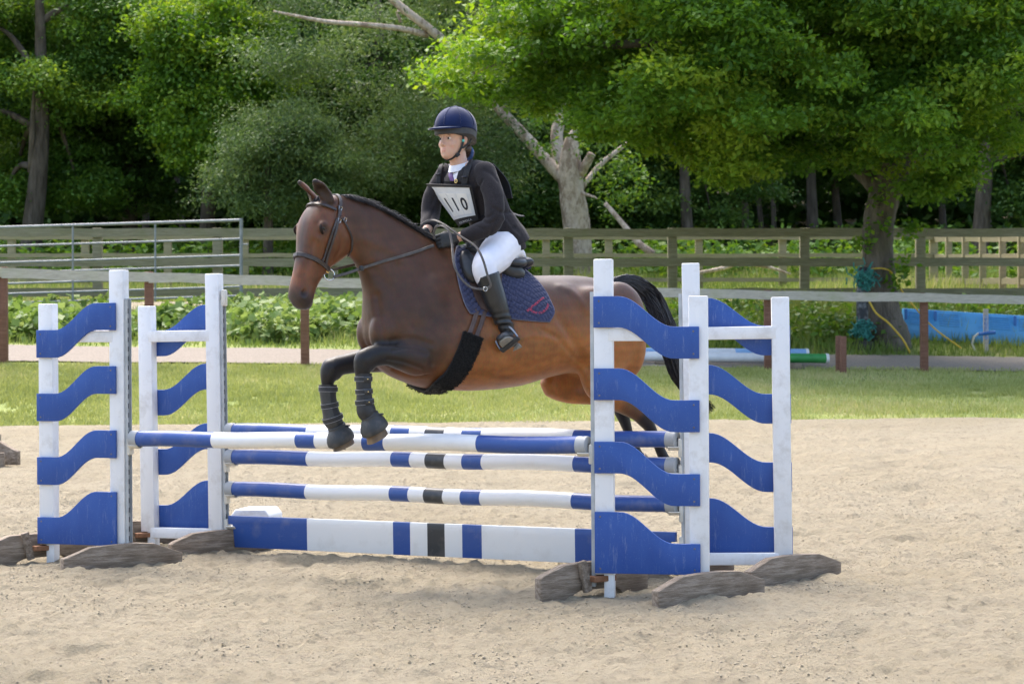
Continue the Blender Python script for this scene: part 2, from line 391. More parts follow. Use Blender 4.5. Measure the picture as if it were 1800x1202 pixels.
L2=make_wing((-1.864,13.25),-21,-1,'jump wing ahead of the horse with white crossbars in front of blue panels',False,.0,.60,feet=36,tilt=-.6)
def stripe_mat(name,stops,base_w):
    m,t,b=nodes(name); c=N(t,'TexCoord'); s=N(t,'SeparateXYZ'); t.links.new(c.outputs['Object'],s.inputs[0])
    r=ramp(t,s.outputs[0],[(0,(0,0,0))]); e=r.color_ramp; e.interpolation='CONSTANT'
    COLS={'b':(.026,.080,.295),'w':(.79,.79,.78),'k':(.035,.04,.045)}
    e.elements[0].color=(*COLS[stops[0][1]],1); e.elements[0].position=0
    for p,k in stops[1:]:
        q=e.elements.new(p); q.color=(*COLS[k],1)
    n=tex(t,45,9,.8,stretch=(.35,1,1)); c1=mixc(t,ramp(t,n.outputs[0],[(.60,(0,0,0)),(.75,(.38,)*3)]).outputs[0],r.outputs[0],(.50,.48,.44))
    n2=tex(t,7,5,.65); c1=mixc(t,ramp(t,n2.outputs[0],[(.55,(0,0,0)),(.85,(.30,)*3)]).outputs[0],c1,(.40,.36,.30))
    n5=tex(t,200,3,.7); c1=mixc(t,ramp(t,n5.outputs[0],[(.68,(0,0,0)),(.76,(.3,)*3)]).outputs[0],c1,(.6,.58,.52))
    t.links.new(c1,b.inputs['Base Color']); b.inputs['Roughness'].default_value=.38; n3=tex(t,30,5,stretch=(.2,1,1)); bump(t,b,n3.outputs[0],.12,.004); return m
def px_t(px,xa,xb,Ya,Yb):
    u=(px-xa)/(xb-xa); return u*Ya/(Yb+u*(Ya-Yb))
def stops_from(xs,cols,xa,xb,Ya,Yb,L):
    # ramp runs over 0..1, object X is scaled so that the pole spans 0..1 metre-free: positions in metres / L
    return [(0,cols[0])]+[(max(0,px_t(x,xa,xb,Ya,Yb)),c) for x,c in zip(xs,cols[1:])]
def make_pole(A,B,matname,px,cols,xa,xb,label,rad=.047,plank=None,group=None):
    A,B=Vector(A),Vector(B); L=(B-A).length; x=(B-A).normalized(); M=frame(x)
    # mesh is built in a unit-length local space: X 0..1 along the pole
    root=bpy.data.objects.new('jump_plank' if plank else 'jump_pole',None)
    st=stops_from(px,cols,xa,xb,A.y,B.y,L); mat=stripe_mat(matname,[(p*.999,c) for p,c in st],None)
    if plank: 
        o_=[(0,.0),(0,-.055),(.035,-.055),(.05,-plank),(L-.05,-plank),(L-.035,-.055),(L,-.055),(L,0)]
        mb=prism([(q/1.0,z) for q,z in o_],Vector((0,-.016,plank*.5)),Vector((1,0,0)),Vector((0,0,1)),Vector((0,1,0)),.032,.003)
    else:
        rings=[]; K=40
        for k in range(K+1):
            u=.012+(L-.024)*k/K; bow=.004*math.sin(k*.5)+.004*math.sin(math.pi*k/K)
            rings.append([(u,rad*math.cos(2*math.pi*j/20),bow+rad*math.sin(2*math.pi*j/20)) for j in range(20)])
        mb=MB().loft(rings)
    me=bpy.data.meshes.new('pole'); me.from_pydata([tuple(q) for q in mb.v],[],mb.f); smooth(me,40); me.materials.append(mat)
    nm='jump_plank' if plank else 'jump_pole'
    bpy.data.objects.remove(root)
    o=bpy.data.objects.new(nm,me); COL.objects.link(o); o.matrix_world=Matrix.Translation(A)@M.to_4x4(); ORG[o.name]=A.copy()
    # stripes: object X in metres -> ramp position
    t=mat.node_tree; rp=[n for n in t.nodes if n.type=='VALTORGB' and n.color_ramp.interpolation=='CONSTANT'][0]
    sp=rp.inputs[0].links[0].from_socket; mu=N(t,'Math',operation='DIVIDE'); mu.inputs[1].default_value=L; t.links.new(sp,mu.inputs[0]); t.links.new(mu.outputs[0],rp.inputs[0])
    tag(o,label,'plank' if plank else 'pole',group)
    if not plank:
        for e in(0,1):
            m=MB(); s=1 if e else -1; x0=L-.004 if e else .004
            prof=[(-.046,rad+.0035),(.012,rad+.0035),(.016,rad-.002),(.016,.014),(-.01,.012),(-.011,0.0005)]
            m.loft([[(x0+s*a,r*math.cos(2*math.pi*j/20),r*math.sin(2*math.pi*j/20)) for j in range(20)] for a,r in prof],cap=False)
            if e==0: m.f=[f[::-1] for f in m.f]
            me2=bpy.data.meshes.new('end_cap'); me2.from_pydata(m.v,[],m.f); smooth(me2,40); me2.materials.append(CAPM)
            c=bpy.data.objects.new('end_cap',me2); COL.objects.link(c); c.parent=o
    return o
def cup(w,z,pole_dir,label,spare=False):
    """plastic cup on the track of wing w at height z (pole underside)"""
    m=MB(); d=w.d; c=w.p(-.022,-PT/2,z+.005)
    m.box(c+w.z*.0,(.024,.052,.105),w.M,.008)
    if not spare:
        K=8; ri,ro=.050,.056
        rings=[]
        for k in range(K+1):
            a=math.pi*(1.22+.56*k/K); rings.append((math.cos(a),math.sin(a)))
        base=w.p(-.03,-PT/2,z+.047)
        v=[];
        for s_ in(0,.062):
            for r_ in(ri,ro):
                for ca,sa in rings: v.append(base-d*s_+w.n*(ca*r_)+w.z*(sa*r_))
        n=K+1; f=[]
        for k in range(K):
            f+=[(k,k+1,2*n+k+1,2*n+k),(n+k+1,n+k,3*n+k,3*n+k+1),(k+1,k,n+k,n+k+1),(2*n+k,2*n+k+1,3*n+k+1,3*n+k)]
        f+=[(0,2*n,3*n,n),(K,n+K,3*n+K,2*n+K)]
        m.add(v,f)
    else:
        m.box(c-d*.013,(.006,.016,.07),w.M,.003)
    o=m.build('jump_cup',CUPM,None,40); return tag(o,label,'cup','plastic cups pinned to the wing tracks')
def pole_between(wl,wr,pl,pr,*a,**k):
    """pl, pr: pixel of the pole's end centres; depth from the wings' tracks"""
    A0=wl.p(-.045,-PT/2,1); B0=wr.p(-.045,-PT/2,1)
    A=at(pl[0],pl[1],A0.y); B=at(pr[0],pr[1],B0.y); A.x=A0.x;A.y=A0.y;B.x=B0.x;B.y=B0.y
    return make_pole(A,B,*a,**k),A,B
P1=pole_between(L1,R1,(240,771),(1028,783),'front_pole_paint',[377,525,557,585,612,643,679,842],list('bwbwkwbwb'),235,1032,'lone front pole painted with blue ends and white middle under the horse\'s forelegs')
XS=[533,684,717,747,779,812,845,1009]
P2=pole_between(L2,R2,(392,757),(1186,773),'upper_pole_paint',XS,list('bwbwkwbwb'),391,1190,'topmost of the three rear poles, blue white and black bands')
P3=pole_between(L2,R2,(396,803),(1190,819),'middle_pole_paint',[x+2 for x in XS],list('bwbwkwbwb'),393,1192,'middle of the three rear poles, blue white and black bands')
P4=pole_between(L2,R2,(398,859),(1192,887),'lower_pole_paint',[x-1 for x in XS],list('bwbwkwbwb'),393,1192,'lowest of the three rear round poles just above the plank')
P5=pole_between(L2,R2,(403,933),(1192,966),'plank_paint',[540,692,723,753,784,815,850,1014],list('bwbwkwbwb'),403,1192,'flat painted plank low in the rear part of the jump',plank=.2)
for (o,A,B),nm in((P1,'lone front pole'),(P2,'topmost rear pole'),(P3,'middle rear pole'),(P4,'lowest round rear pole')):
    wl,wr=(L1,R1) if o is P1[0] else (L2,R2)
    cup(wl,A.z-.05,None,'cream plastic cup holding the end of the %s ahead of the horse'%nm)
    cup(wr,B.z-.05,None,'cream plastic cup holding the end of the %s by the hindquarters'%nm)
cup(L2,P5[1].z+.02,None,'cream plastic cup holding the flat plank\'s end ahead of the horse'); cup(R2,P5[2].z+.02,None,'cream plastic cup holding the flat plank\'s end by the hindquarters')
cup(L2,at(380,525,13.25).z,None,'empty cream cup plate high on a wing track above the poles',spare=True)
# white block behind the plank
g=at(440,960,13.75); blk=MB(); ol=[(-.14,0),(-.14,.20),(-.11,.245),(.10,.25),(.135,.205),(.14,0)]
prism(ol,Vector((g.x,13.75,-.01)),Vector((.97,-.24,0)),Vector((0,0,1)),Vector((.24,.97,0)),.26,.012).build('jump_block',WHITE,None,40)
tag(bpy.data.objects['jump_block'],'low white block on the sand behind the plank','block')
# foot of another jump at the picture's edge
e0=ground_hit(20,822); root=empty('jump_stand',(e0.x,e0.y,e0.z),'weathered timber foot of another jump standing apart on the sand','jump stand')
prism([(-.7,0),(-.7,.13),(-.45,.2),(-.1,.2),(.06,.12),(.10,.11),(.10,-.02),(-.1,-.02),(-.16,.05),(-.55,.05),(-.6,-.02)],Vector((e0.x,e0.y,e0.z+.05)),Vector((.95,-.3,0)),Vector((0,0,1)),Vector((-.3,-.95,0)),.06,.006).build('foot',FOOTW,root,40)
MB().box(Vector((e0.x-.09,e0.y-.22,e0.z+.08)),(.16,.05,.15),None,.005).build('foot',FOOTW,root,40)
MB().box(Vector((e0.x-.16,e0.y+.1,e0.z+.16)),(.07,.06,.30),None,.005).build('post',FOOTW,root,40)
def sstep(x,a,b): t=np.clip((x-a)/(b-a),0,1); return t*t*(3-2*t)
def n3(v,s,seed=0): return (vn(v[:,0]*s+v[:,2]*s*.7+seed,v[:,1]*s-v[:,2]*s*.6+seed*2,seed)+vn(v[:,2]*s*1.3+seed,v[:,0]*s*.8-v[:,1]*s*.9,seed+5))/2
# ================================================================== HORSE
HA=R(28); FWD=Vector((-math.cos(HA),-math.sin(HA),0)); LEFT=Vector((-FWD.y,FWD.x,0)); UP=Vector((0,0,1))
HP0=Vector((-.847,11.38,0))
def H(px,py,l=0.0): return on_plane(px,py,HP0+LEFT*l,LEFT)
def sring(c,v,w,n=28,taper=0,p=2.3,low=0):
    """superellipse ring: c centre, v half vector up, w half vector sideways; taper narrows the top"""
    o=[]
    for k in range(n):
        a=2*math.pi*k/n; ca,sa=math.cos(a),math.sin(a)
        x=math.copysign(abs(ca)**(2/p),ca); y=math.copysign(abs(sa)**(2/p),sa)
        o.append(c+v*x+w*(y*(1-taper*x-low*x*x)))
    return o
def sections(m,rows,sub=4,side=LEFT,p=2.3):
    """rows: (top point, bottom point, half width, taper)"""
    R_=cr([list(a)+list(b)+[hw,tp] for a,b,hw,tp in rows],sub)
    rings=[]
    for q in R_:
        T,B=Vector(q[0:3]),Vector(q[3:6]); rings.append(sring((T+B)/2,(T-B)/2,side*q[6],28,q[7],p))
    m.loft(rings)
def limb(m,rows,sub=4,side=LEFT,n=18):
    """rows: (point, in-plane radius, sideways radius)"""
    R_=cr([list(a)+[r1,r2] for a,r1,r2 in rows],sub); P=[Vector(q[:3]) for q in R_]; rings=[]
    for i,q in enumerate(R_):
        t=(P[min(i+1,len(P)-1)]-P[max(i-1,0)]).normalized(); nn=side.cross(t).normalized(); sd_=t.cross(nn).normalized()
        rings.append(sring(P[i],nn*q[3],sd_*q[4],n,0,2.1))
    m.loft(rings)
def blob(m,c,rx,ry,rz,ax=None,n=14):
    """ellipsoid with axes ax=(x,y,z)"""
    ax=ax or(FWD,LEFT,UP); c=Vector(c); rings=[]  # low clump painted yellower for light shining through its leaves
    for i in range(1,n):
        a=math.pi*i/n; z=math.cos(a); r=math.sin(a)
        rings.append([c+ax[0]*(rx*r*math.cos(2*math.pi*k/18))+ax[1]*(ry*r*math.sin(2*math.pi*k/18))+ax[2]*(rz*z) for k in range(18)])
    m.loft(rings)
def remesh(name,m,vox,iters=8,fac=.5):
    me=bpy.data.meshes.new(name); me.from_pydata(m.v,[],m.f); bm=bmesh.new(); bm.from_mesh(me); bmesh.ops.recalc_face_normals(bm,faces=bm.faces[:]); bm.to_mesh(me); bm.free()
    o=bpy.data.objects.new(name+'_tmp',me); COL.objects.link(o)
    md=o.modifiers.new('r','REMESH'); md.mode='VOXEL'; md.voxel_size=vox; md.use_smooth_shade=True
    sm_=o.modifiers.new('s','SMOOTH'); sm_.factor=fac; sm_.iterations=iters
    dg=bpy.context.evaluated_depsgraph_get(); dg.update(); out=bpy.data.meshes.new_from_object(o.evaluated_get(dg)); 
    bpy.data.objects.remove(o); bpy.data.meshes.remove(me); return out
def coords(me):
    v=np.zeros(len(me.vertices)*3,np.float32); me.vertices.foreach_get('co',v); return v.reshape(-1,3).astype(float)
def normals(me):
    v=np.zeros(len(me.vertices)*3,np.float32); me.vertex_normals.foreach_get('vector',v); return v.reshape(-1,3).astype(float)
def setco(me,v): me.vertices.foreach_set('co',v.astype(np.float32).ravel()); me.update()
def segdist(v,pts):
    d=np.full(len(v),1e9)
    for a,b in zip(pts[:-1],pts[1:]):
        a,b=np.array(a,float),np.array(b,float); ab=b-a; t=np.clip(((v-a)@ab)/max(ab@ab,1e-12),0,1); d=np.minimum(d,np.linalg.norm(v-a-t[:,None]*ab,axis=1))
    return d
def bvh_of(me): return BVHTree.FromPolygons([tuple(v.co) for v in me.vertices],[tuple(p.vertices) for p in me.polygons])
def hit(bvh,px,py,fallback=None):
    d=ray(px,py).normalized(); loc,nor,idx,dist=bvh.ray_cast(CAMP,d)
    return (loc,nor) if loc is not None else None
HM=MB()
# trunk
sections(HM,[
 (H(735,470),H(652,600),.06,.0),
 (H(762,440),H(655,630),.15,.25),
 (H(790,430),H(690,662),.205,.42),
 (H(822,440),H(745,682),.245,.42),
 (H(850,458),H(795,686),.268,.30),
 (H(885,474),H(850,686),.285,.15),
 (H(925,483),H(905,680),.292,.05),
 (H(965,483),H(958,664),.278,.08),
 (H(1005,483),H(1008,655),.262,.2),
 (H(1045,488),H(1050,665),.25,.25),
 (H(1080,500),H(1080,660),.215,.2),
 (H(1103,525),H(1102,640),.15,.1),
 (H(1114,555),H(1112,610),.06,0)])
# neck
sections(HM,[
 (H(578,347),H(592,425),.046,.0),(H(592,343),H(602,436),.054,.05),
 (H(612,344),H(612,448),.062,.1),
 (H(645,354),H(628,470),.072,.2),
 (H(690,378),H(640,512),.088,.3),
 (H(730,402),H(641,560),.118,.35),
 (H(768,424),H(646,606),.155,.35),
 (H(800,438),H(690,645),.185,.35)],5)
# shoulder, breast, haunch masses
def ax_(dirpx):
    a,b=dirpx; x=(H(*b)-H(*a)).normalized(); return (x,LEFT,LEFT.cross(x).normalized())
for s in(1,-1):
    blob(HM,H(738,548,0)+LEFT*s*.125,.25,.085,.13,ax_(((770,455),(700,630))))
    blob(HM,H(738,612,0)+LEFT*s*.145,.13,.085,.115)
    blob(HM,H(664,585,0)+LEFT*s*.085,.085,.085,.12)
    blob(HM,H(1062,565,0)+LEFT*s*.155,.19,.105,.24)
    blob(HM,H(1010,540,0)+LEFT*s*.19,.16,.07,.12)
    blob(HM,H(1090,600,0)+LEFT*s*.12,.10,.09,.22)
# fore legs: near then far
limb(HM,[(H(762,606,.15),.13,.075),(H(740,630,.155),.105,.078),(H(712,626,.15),.086,.07),(H(682,622,.14),.066,.058),(H(657,626,.135),.060,.052),(H(642,634,.13),.060,.053),(H(637,650,.13),.048,.046),(H(638,668,.13),.033,.030),(H(640,690,.13),.030,.027),(H(641,706,.13),.033,.030),(H(644,722,.13),.041,.037),(H(652,736,.13),.034,.033),(H(658,748,.13),.040,.040)])
limb(HM,[(H(700,612,-.13),.11,.075),(H(668,626,-.14),.092,.07),(H(638,634,-.14),.066,.058),(H(608,640,-.135),.056,.05),(H(586,646,-.13),.058,.052),(H(578,660,-.13),.053,.049),(H(575,674,-.13),.034,.032),(H(577,700,-.13),.031,.028),(H(580,722,-.13),.033,.030),(H(585,737,-.13),.041,.037),(H(594,750,-.13),.034,.033),(H(600,762,-.13),.040,.040)])
# hind legs: near then far
limb(HM,[(H(1060,600,.14),.19,.10),(H(1056,660,.155),.135,.095),(H(1068,690,.15),.095,.075),(H(1092,708,.14),.062,.055),(H(1118,724,.13),.048,.042),(H(1133,736,.125),.050,.042),(H(1144,754,.125),.035,.032),(H(1156,780,.125),.031,.028),(H(1168,806,.125),.033,.029),(H(1175,820,.125),.040,.036),(H(1182,834,.125),.033,.032),(H(1188,846,.125),.040,.04)])
limb(HM,[(H(1060,590,-.12),.17,.10),(H(1005,650,-.15),.13,.09),(H(968,676,-.15),.068,.07),(H(1000,690,-.145),.064,.062),(H(1045,698,-.14),.05,.045),(H(1084,708,-.135),.054,.043),(H(1093,726,-.13),.044,.036),(H(1101,748,-.13),.034,.030),(H(1107,768,-.13),.031,.028),(H(1113,786,-.13),.040,.036),(H(1120,798,-.13),.033,.032),(H(1125,806,-.13),.04,.04)])
# head in its own frame
HB=R(47); HF=Vector((-math.cos(HB),-math.sin(HB),0)); HL=Vector((-HF.y,HF.x,0)); PI_=R(21)
HU=(HF*math.sin(PI_)-UP*math.cos(PI_)).normalized(); HV=(HF*math.cos(PI_)+UP*math.sin(PI_)).normalized()
POLL=H(569,356)
def hd(t,v,w=0): return POLL+HU*t+HV*v+HL*w
HWS=1.15
hrows=[(-.055,-.02,-.11,.045,0),(-.02,.022,-.14,.066,0),(.05,.062,-.19,.083,.0),(.11,.078,-.215,.098,-.02),(.165,.082,-.222,.104,-.06),(.23,.074,-.208,.094,-.06),(.29,.062,-.168,.078,.0),(.35,.054,-.125,.066,.05),(.42,.048,-.098,.057,.06),(.48,.044,-.086,.053,.02),(.53,.038,-.085,.056,-.05),(.575,.020,-.080,.052,-.05),(.605,-.006,-.066,.036,0),(.617,-.028,-.052,.014,0)]
sections(HM,[(hd(t*.985,a*1.12),hd(t*.985,b*1.10),hw*HWS,tp) for t,a,b,hw,tp in hrows],4,HL,2.5)
for s in(1,-1):
    blob(HM,hd(.165,.036,s*.097),.036,.022,.028,(HU,HL,HV))       # brow and eye
    blob(HM,hd(.17,-.145,s*.066),.09,.036,.072,(HU,HL,HV))         # cheek
    blob(HM,hd(.54,-.006,s*.048),.034,.022,.030,(HU,HL,HV))      # nostril wing
    blob(HM,hd(.33,-.02,s*.058),.12,.012,.012,(HU,HL,HV))         # facial crest
blob(HM,hd(.555,-.085,0),.04,.034,.022,(HU,HL,HV))                # chin and lower lip
blob(HM,hd(.578,-.055,0),.028,.044,.035,(HU,HL,HV))
def ear(s):
    base=hd(-.005,.020,s*.060); tip=base+(HF*.80+UP*.74+HL*s*.02).normalized()*.152
    d=(tip-base).normalized(); out=(HF*.5+HL*(.55 if s>0 else -.35)-UP*.3); out=(out-d*out.dot(d)).normalized(); sd_=d.cross(out)
    rings=[]; prof=[(-.12,.026,.028),(.05,.030,.029),(.2,.034,.028),(.4,.034,.024),(.6,.034,.024),(.78,.025,.018),(.92,.015,.013),(1.0,.007,.007)]
    for q in cr(prof,3):
        t,w,h=q; c=base+d*(t*.152); r=[]
        for k in range(18):
            a=2*math.pi*k/18; ca,sa=math.cos(a),math.sin(a); dent=1.0
            if ca>.2: dent=1-1.75*max(0,(ca-.2)/.8)*min(1,max(0,t*2.5))*min(1,max(0,(.95-t)*2.2))
            r.append(c+out*(h*ca*dent)+sd_*(w*sa))
        rings.append(r)
    HM.loft(rings); return base,tip,out
EARS=[ear(1),ear(-1)]
for l_,K,T,C1,C2 in((.13,(640,633),(652,612),(638,652),(641,712)),(-.13,(581,648),(594,628),(576,668),(582,728))):
    blob(HM,H(*K,l_),.056,.056,.060); blob(HM,H(*K,l_)+FWD*.018-UP*.006,.042,.044,.036); blob(HM,H(K[0]+9,K[1]+8,l_),.036,.038,.040)
    limb(HM,[(H(C1[0]+7,C1[1],l_),.014,.018),(H(C1[0]+7,C1[1]+22,l_),.012,.014),(H(C2[0]+6,C2[1]-6,l_),.016,.016)],3)
HORSE=remesh('horse',HM,.0085,5,.5)
def lap(me,w,iters):
    v=coords(me); e=np.zeros(len(me.edges)*2,np.int32); me.edges.foreach_get('vertices',e); e=e.reshape(-1,2); n=len(v)
    deg=np.bincount(e.ravel(),minlength=n)[:,None]
    for _ in range(iters):
        s_=np.zeros_like(v)
        for k in range(3): s_[:,k]=np.bincount(e[:,0],weights=v[e[:,1],k],minlength=n)+np.bincount(e[:,1],weights=v[e[:,0],k],minlength=n)
        v=v+(s_/deg-v)*w[:,None]
    setco(me,v)
_v=coords(HORSE); _s=(_v-np.array(HP0))@np.array(FWD); _w=np.clip((-.16-_s)/.12,0,1)*np.clip((_v[:,2]-1.06)/.10,0,1)
_nk=np.clip((_v[:,2]-1.5)/.1,0,1)*np.clip((.06-_s)/.10,0,1); lap(HORSE,.6*np.maximum(_w,_nk),45)
# --- muscle creases, nostrils, eyes pressed into the one skin
HBV=bvh_of(HORSE)
def polyhit(pts,n=6):
    o=[]
    for q in cr(pts,n):
        h_=hit(HBV,q[0],q[1])
        if h_: o.append(h_[0])
    return o
HV_=coords(HORSE); HN_=normals(HORSE); disp=np.zeros(len(HV_))
nearside=(HN_@np.array(LEFT))
def crease(pts,r,amt,mirror=True):
    global disp
    P=polyhit(pts)
    if len(P)<2: return
    sets=[P]
    if mirror: sets.append([p-LEFT*(2*(p-HP0).dot(LEFT)) for p in P])
    for S in sets: disp=disp+amt*np.exp(-(segdist(HV_,S)/r)**2)
crease([(662,520),(668,560),(676,600)],.022,-.014)                      # breast groove
crease([(700,470),(690,520),(684,570),(690,600)],.032,-.010)             # point of shoulder
crease([(655,470),(680,500),(700,530)],.03,-.006)                      # jugular groove
crease([(775,480),(792,540),(792,610),(770,650)],.05,-.009)            # behind the shoulder
crease([(690,600),(725,596),(757,606)],.020,-.008)                      # above the forearm
crease([(690,616),(720,612),(748,622)],.010,-.009,False)
crease([(680,632),(708,636),(742,648)],.010,-.010,False)
crease([(700,606),(730,606),(755,618),(760,640)],.016,-.010,False)
crease([(690,650),(725,662),(752,660)],.014,-.010,False)
crease([(745,520),(752,560),(748,598)],.03,-.008)
crease([(715,470),(730,520),(735,560)],.035,.008)
crease([(985,505),(1010,520),(1030,545)],.03,.008)
crease([(955,580),(985,600),(1020,640)],.016,-.006)
crease([(900,600),(940,590),(985,600)],.014,.004,False)
crease([(640,360),(660,400),(668,440)],.03,-.006)
crease([(640,420),(690,440),(735,470)],.035,.008)
crease([(985,560),(1010,600),(1030,645)],.03,-.014)                     # flank hollow
crease([(965,520),(985,545)],.05,-.010)
crease([(1000,505),(1018,530)],.04,.008)                                # point of hip
crease([(880,655),(930,645),(985,625)],.022,-.006)
crease([(550,425),(543,455),(535,480)],.014,-.008,False)
crease([(560,418),(566,440),(566,458)],.012,.005,False)
crease([(556,395),(562,412)],.012,-.006,False)
crease([(590,400),(600,430),(588,460)],.016,-.005,False)                # jaw edge
disp=disp+.006*(n3(HV_,7,31)-.5)+.003*(n3(HV_,16,32)-.5)
setco(HORSE,HV_+HN_*disp[:,None])
HV_=coords(HORSE); HN_=normals(HORSE)
for s in(1,-1):
    c=np.array(hd(.535,.006,s*.066)); rel=HV_-c; e=(rel@np.array(HU)/.020)**2+(rel@np.array(HV)/.013)**2+(rel@np.array(HL)/.03)**2
    HV_=HV_-(np.array(HL)*s*.024)[None]*np.exp(-e)[:,None]
    c=np.array(hd(.172,.038,s*.122)); rel=HV_-c; e=(rel@np.array(HU)/.018)**2+(rel@np.array(HV)/.022)**2+(rel@np.array(HL)/.04)**2
    HV_=HV_-(np.array(HL)*s*.010)[None]*np.exp(-e)[:,None]
mouth=[hd(.50,-.052,.054),hd(.55,-.058,.056),hd(.59,-.06,.03)]; 
for s in(1,-1):
    mp=[hd(.495,-.050,s*.054),hd(.54,-.056,s*.055),hd(.58,-.060,s*.042),hd(.605,-.055,0)]
    HV_=HV_-HN_*(.007*np.exp(-(segdist(HV_,mp)/.006)**2))[:,None]
setco(HORSE,HV_); HN_=normals(HORSE)
# --- coat colours (a bay: black points, dark topline with painted grey sheen, tan flanks, mealy muzzle)
def coat(V,Nn):
    zc=V[:,2]; s=(V-np.array(HP0))@np.array(FWD)
    dark=np.array([.054,.0245,.0130]); mid=np.array([.135,.049,.015]); tan=np.array([.29,.108,.028]); black=np.array([.011,.010,.0105]); grey=np.array([.055,.044,.040])
    zrel=zc-1.14                                             # belly about 1.08, back about 1.76
    w_tan=sstep(zrel,.50,.06)*sstep(s,-.40,-.62)               # tan behind the elbow, low on the barrel
    w_tan=np.clip(w_tan*1.25+.35*(n3(V,5,3)-.5),0,1)
    hip=np.exp(-((np.linalg.norm(V-np.array(H(1035,600,.25)),axis=1))/.22)**2); w_tan=np.maximum(w_tan,hip*.6)
    c=mid[None]*(1-w_tan)[:,None]+tan[None]*w_tan[:,None]
    top=sstep(zrel,.34,.56)*sstep(s,-.60,-.95); c=c*(1-top*.75)[:,None]+grey[None]*(top*.75)[:,None]  # grey sheen of back and croup painted into the coat
    sh=np.exp(-((np.linalg.norm((V-np.array(H(735,540,.2)))*np.array([1,.5,1]),axis=1))/.30)**2)*.75; c=c*(1-sh)[:,None]+dark[None]*sh[:,None]
    nk=sstep(s,-.62,-.30)*sstep(zrel,-.02,.25); nk=np.clip(nk*.74+.25*(n3(V,4,9)-.5),0,.9); c=c*(1-nk)[:,None]+dark[None]*nk[:,None]
    # head
    u=(V-np.array(POLL))@np.array(HU); v=(V-np.array(POLL))@np.array(HV); w=(V-np.array(POLL))@np.array(HL)
    hm=(np.abs(w)<.16)*sstep(v-np.maximum(-.25,-.05-.9*u),-.025,.03)*sstep(u,-.05,.02)*sstep(s,-.12,-.02)
    hc=np.array([.140,.050,.018]); hw=np.clip(hm*(.9+.3*(n3(V,14,4)-.5)),0,1); c=c*(1-hw)[:,None]+hc[None]*hw[:,None]
    bl=hm*np.exp(-(w/.046)**2)*sstep(v,.0,.04)*sstep(u,.46,.32)*.8; c=c*(1-bl)[:,None]+np.array([.05,.035,.030])[None]*bl[:,None]
    mz=sstep(u,.475,.565)*hm; c=c*(1-mz*.92)[:,None]+np.array([.030,.024,.023])[None]*(mz*.92)[:,None]
    or_=hm*np.exp(-((u-.45)/.05)**2)*.55*sstep(v,-.06,.02); c=c*(1-or_)[:,None]+np.array([.24,.082,.024])[None]*or_[:,None]
    for q in(1,-1):
        e=np.linalg.norm(V-np.array(hd(.535,.006,q*.058)),axis=1); k=np.exp(-(e/.016)**2); c=c*(1-k)[:,None]+np.array([.004,.004,.004])[None]*k[:,None]  # nostril hollows blackened, their inner shade put into the colour
        e=segdist(V,[np.array(hd(.162,.042,q*.113)),np.array(hd(.186,.028,q*.113))]); k=np.exp(-(e/.026)**2)*.85; c=c*(1-k)[:,None]+np.array([.016,.012,.010])[None]*k[:,None]
    # black points
    def pts(L): return [np.array(p) for p in L]
    for seg,r in(((H(690,624,.14),H(656,624,.135),H(640,632,.13),H(641,706,.13),H(660,750,.13)),.115),((H(640,634,-.14),H(584,644,-.13),H(575,674,-.13),H(585,737,-.13),H(603,765,-.13)),.115),
                 ((H(1136,740,.125),H(1156,780,.125),H(1188,846,.125)),.10),((H(1084,708,-.13),H(1102,752,-.13),H(1128,815,-.13)),.10)):
        d=segdist(V,pts(seg)); k=sstep(d,r,r*.55); c=c*(1-k)[:,None]+black[None]*k[:,None]
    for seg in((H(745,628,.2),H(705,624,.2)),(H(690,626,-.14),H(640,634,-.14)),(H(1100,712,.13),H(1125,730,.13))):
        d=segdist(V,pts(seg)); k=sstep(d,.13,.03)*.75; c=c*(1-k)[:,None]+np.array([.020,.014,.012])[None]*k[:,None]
    for (b,t_,o_) in EARS:
        d=segdist(V,[np.array(b),np.array(t_)]); k=sstep(d,.06,.03)*sstep((Nn@np.array(o_)),.15,.6); c=c*(1-k*.85)[:,None]+np.array([.024,.014,.010])[None]*(k*.85)[:,None]; k2=sstep(d,.06,.03)*sstep((Nn@np.array(o_)),.1,-.3)*.8; c=c*(1-k2)[:,None]+np.array([.15,.055,.02])[None]*k2[:,None]  # inner ear painted dark for the shade of its hollow; back brown
        d=np.linalg.norm(V-np.array(t_),axis=1); k=sstep(d,.04,.008)*.8; c=c*(1-k)[:,None]+black[None]*k[:,None]
    c=c*(1+.5*(n3(V,34,2)-.5)+.5*(n3(V,9,6)-.5))[:,None]
    return np.clip(c,0.003,1)
def set_col(me,c,name='coat'):
    a=me.color_attributes.new(name,'FLOAT_COLOR','POINT'); a.data.foreach_set('color',np.concatenate([c,np.ones((len(c),1))],1).astype(np.float32).ravel())
set_col(HORSE,coat(HV_,HN_))
def coat_mat():
    m,t,b=nodes('horse_coat'); a=N(t,'Attribute',attribute_name='coat'); n=tex(t,90,6,.7,stretch=(1,1,.4)); n2=tex(t,420,3,.6,stretch=(1,1,.3))
    c=mixc(t,.5,a.outputs['Color'],mixc(t,1,a.outputs['Color'],n.outputs['Color'],'OVERLAY'))
    t.links.new(c,b.inputs['Base Color']); b.inputs['Roughness'].default_value=.46; b.inputs['Specular IOR Level'].default_value=.36
    b.inputs['Sheen Weight'].default_value=.10; b.inputs['Sheen Roughness'].default_value=.35
    bump(t,b,mixc(t,.55,n2.outputs[0],n.outputs[0]),.30,.004); return m
HORSE.materials.append(coat_mat()); smooth(HORSE)
horse=empty('horse',tuple(H(850,900)),'bay horse with black legs and mane jumping over the poles','horse')
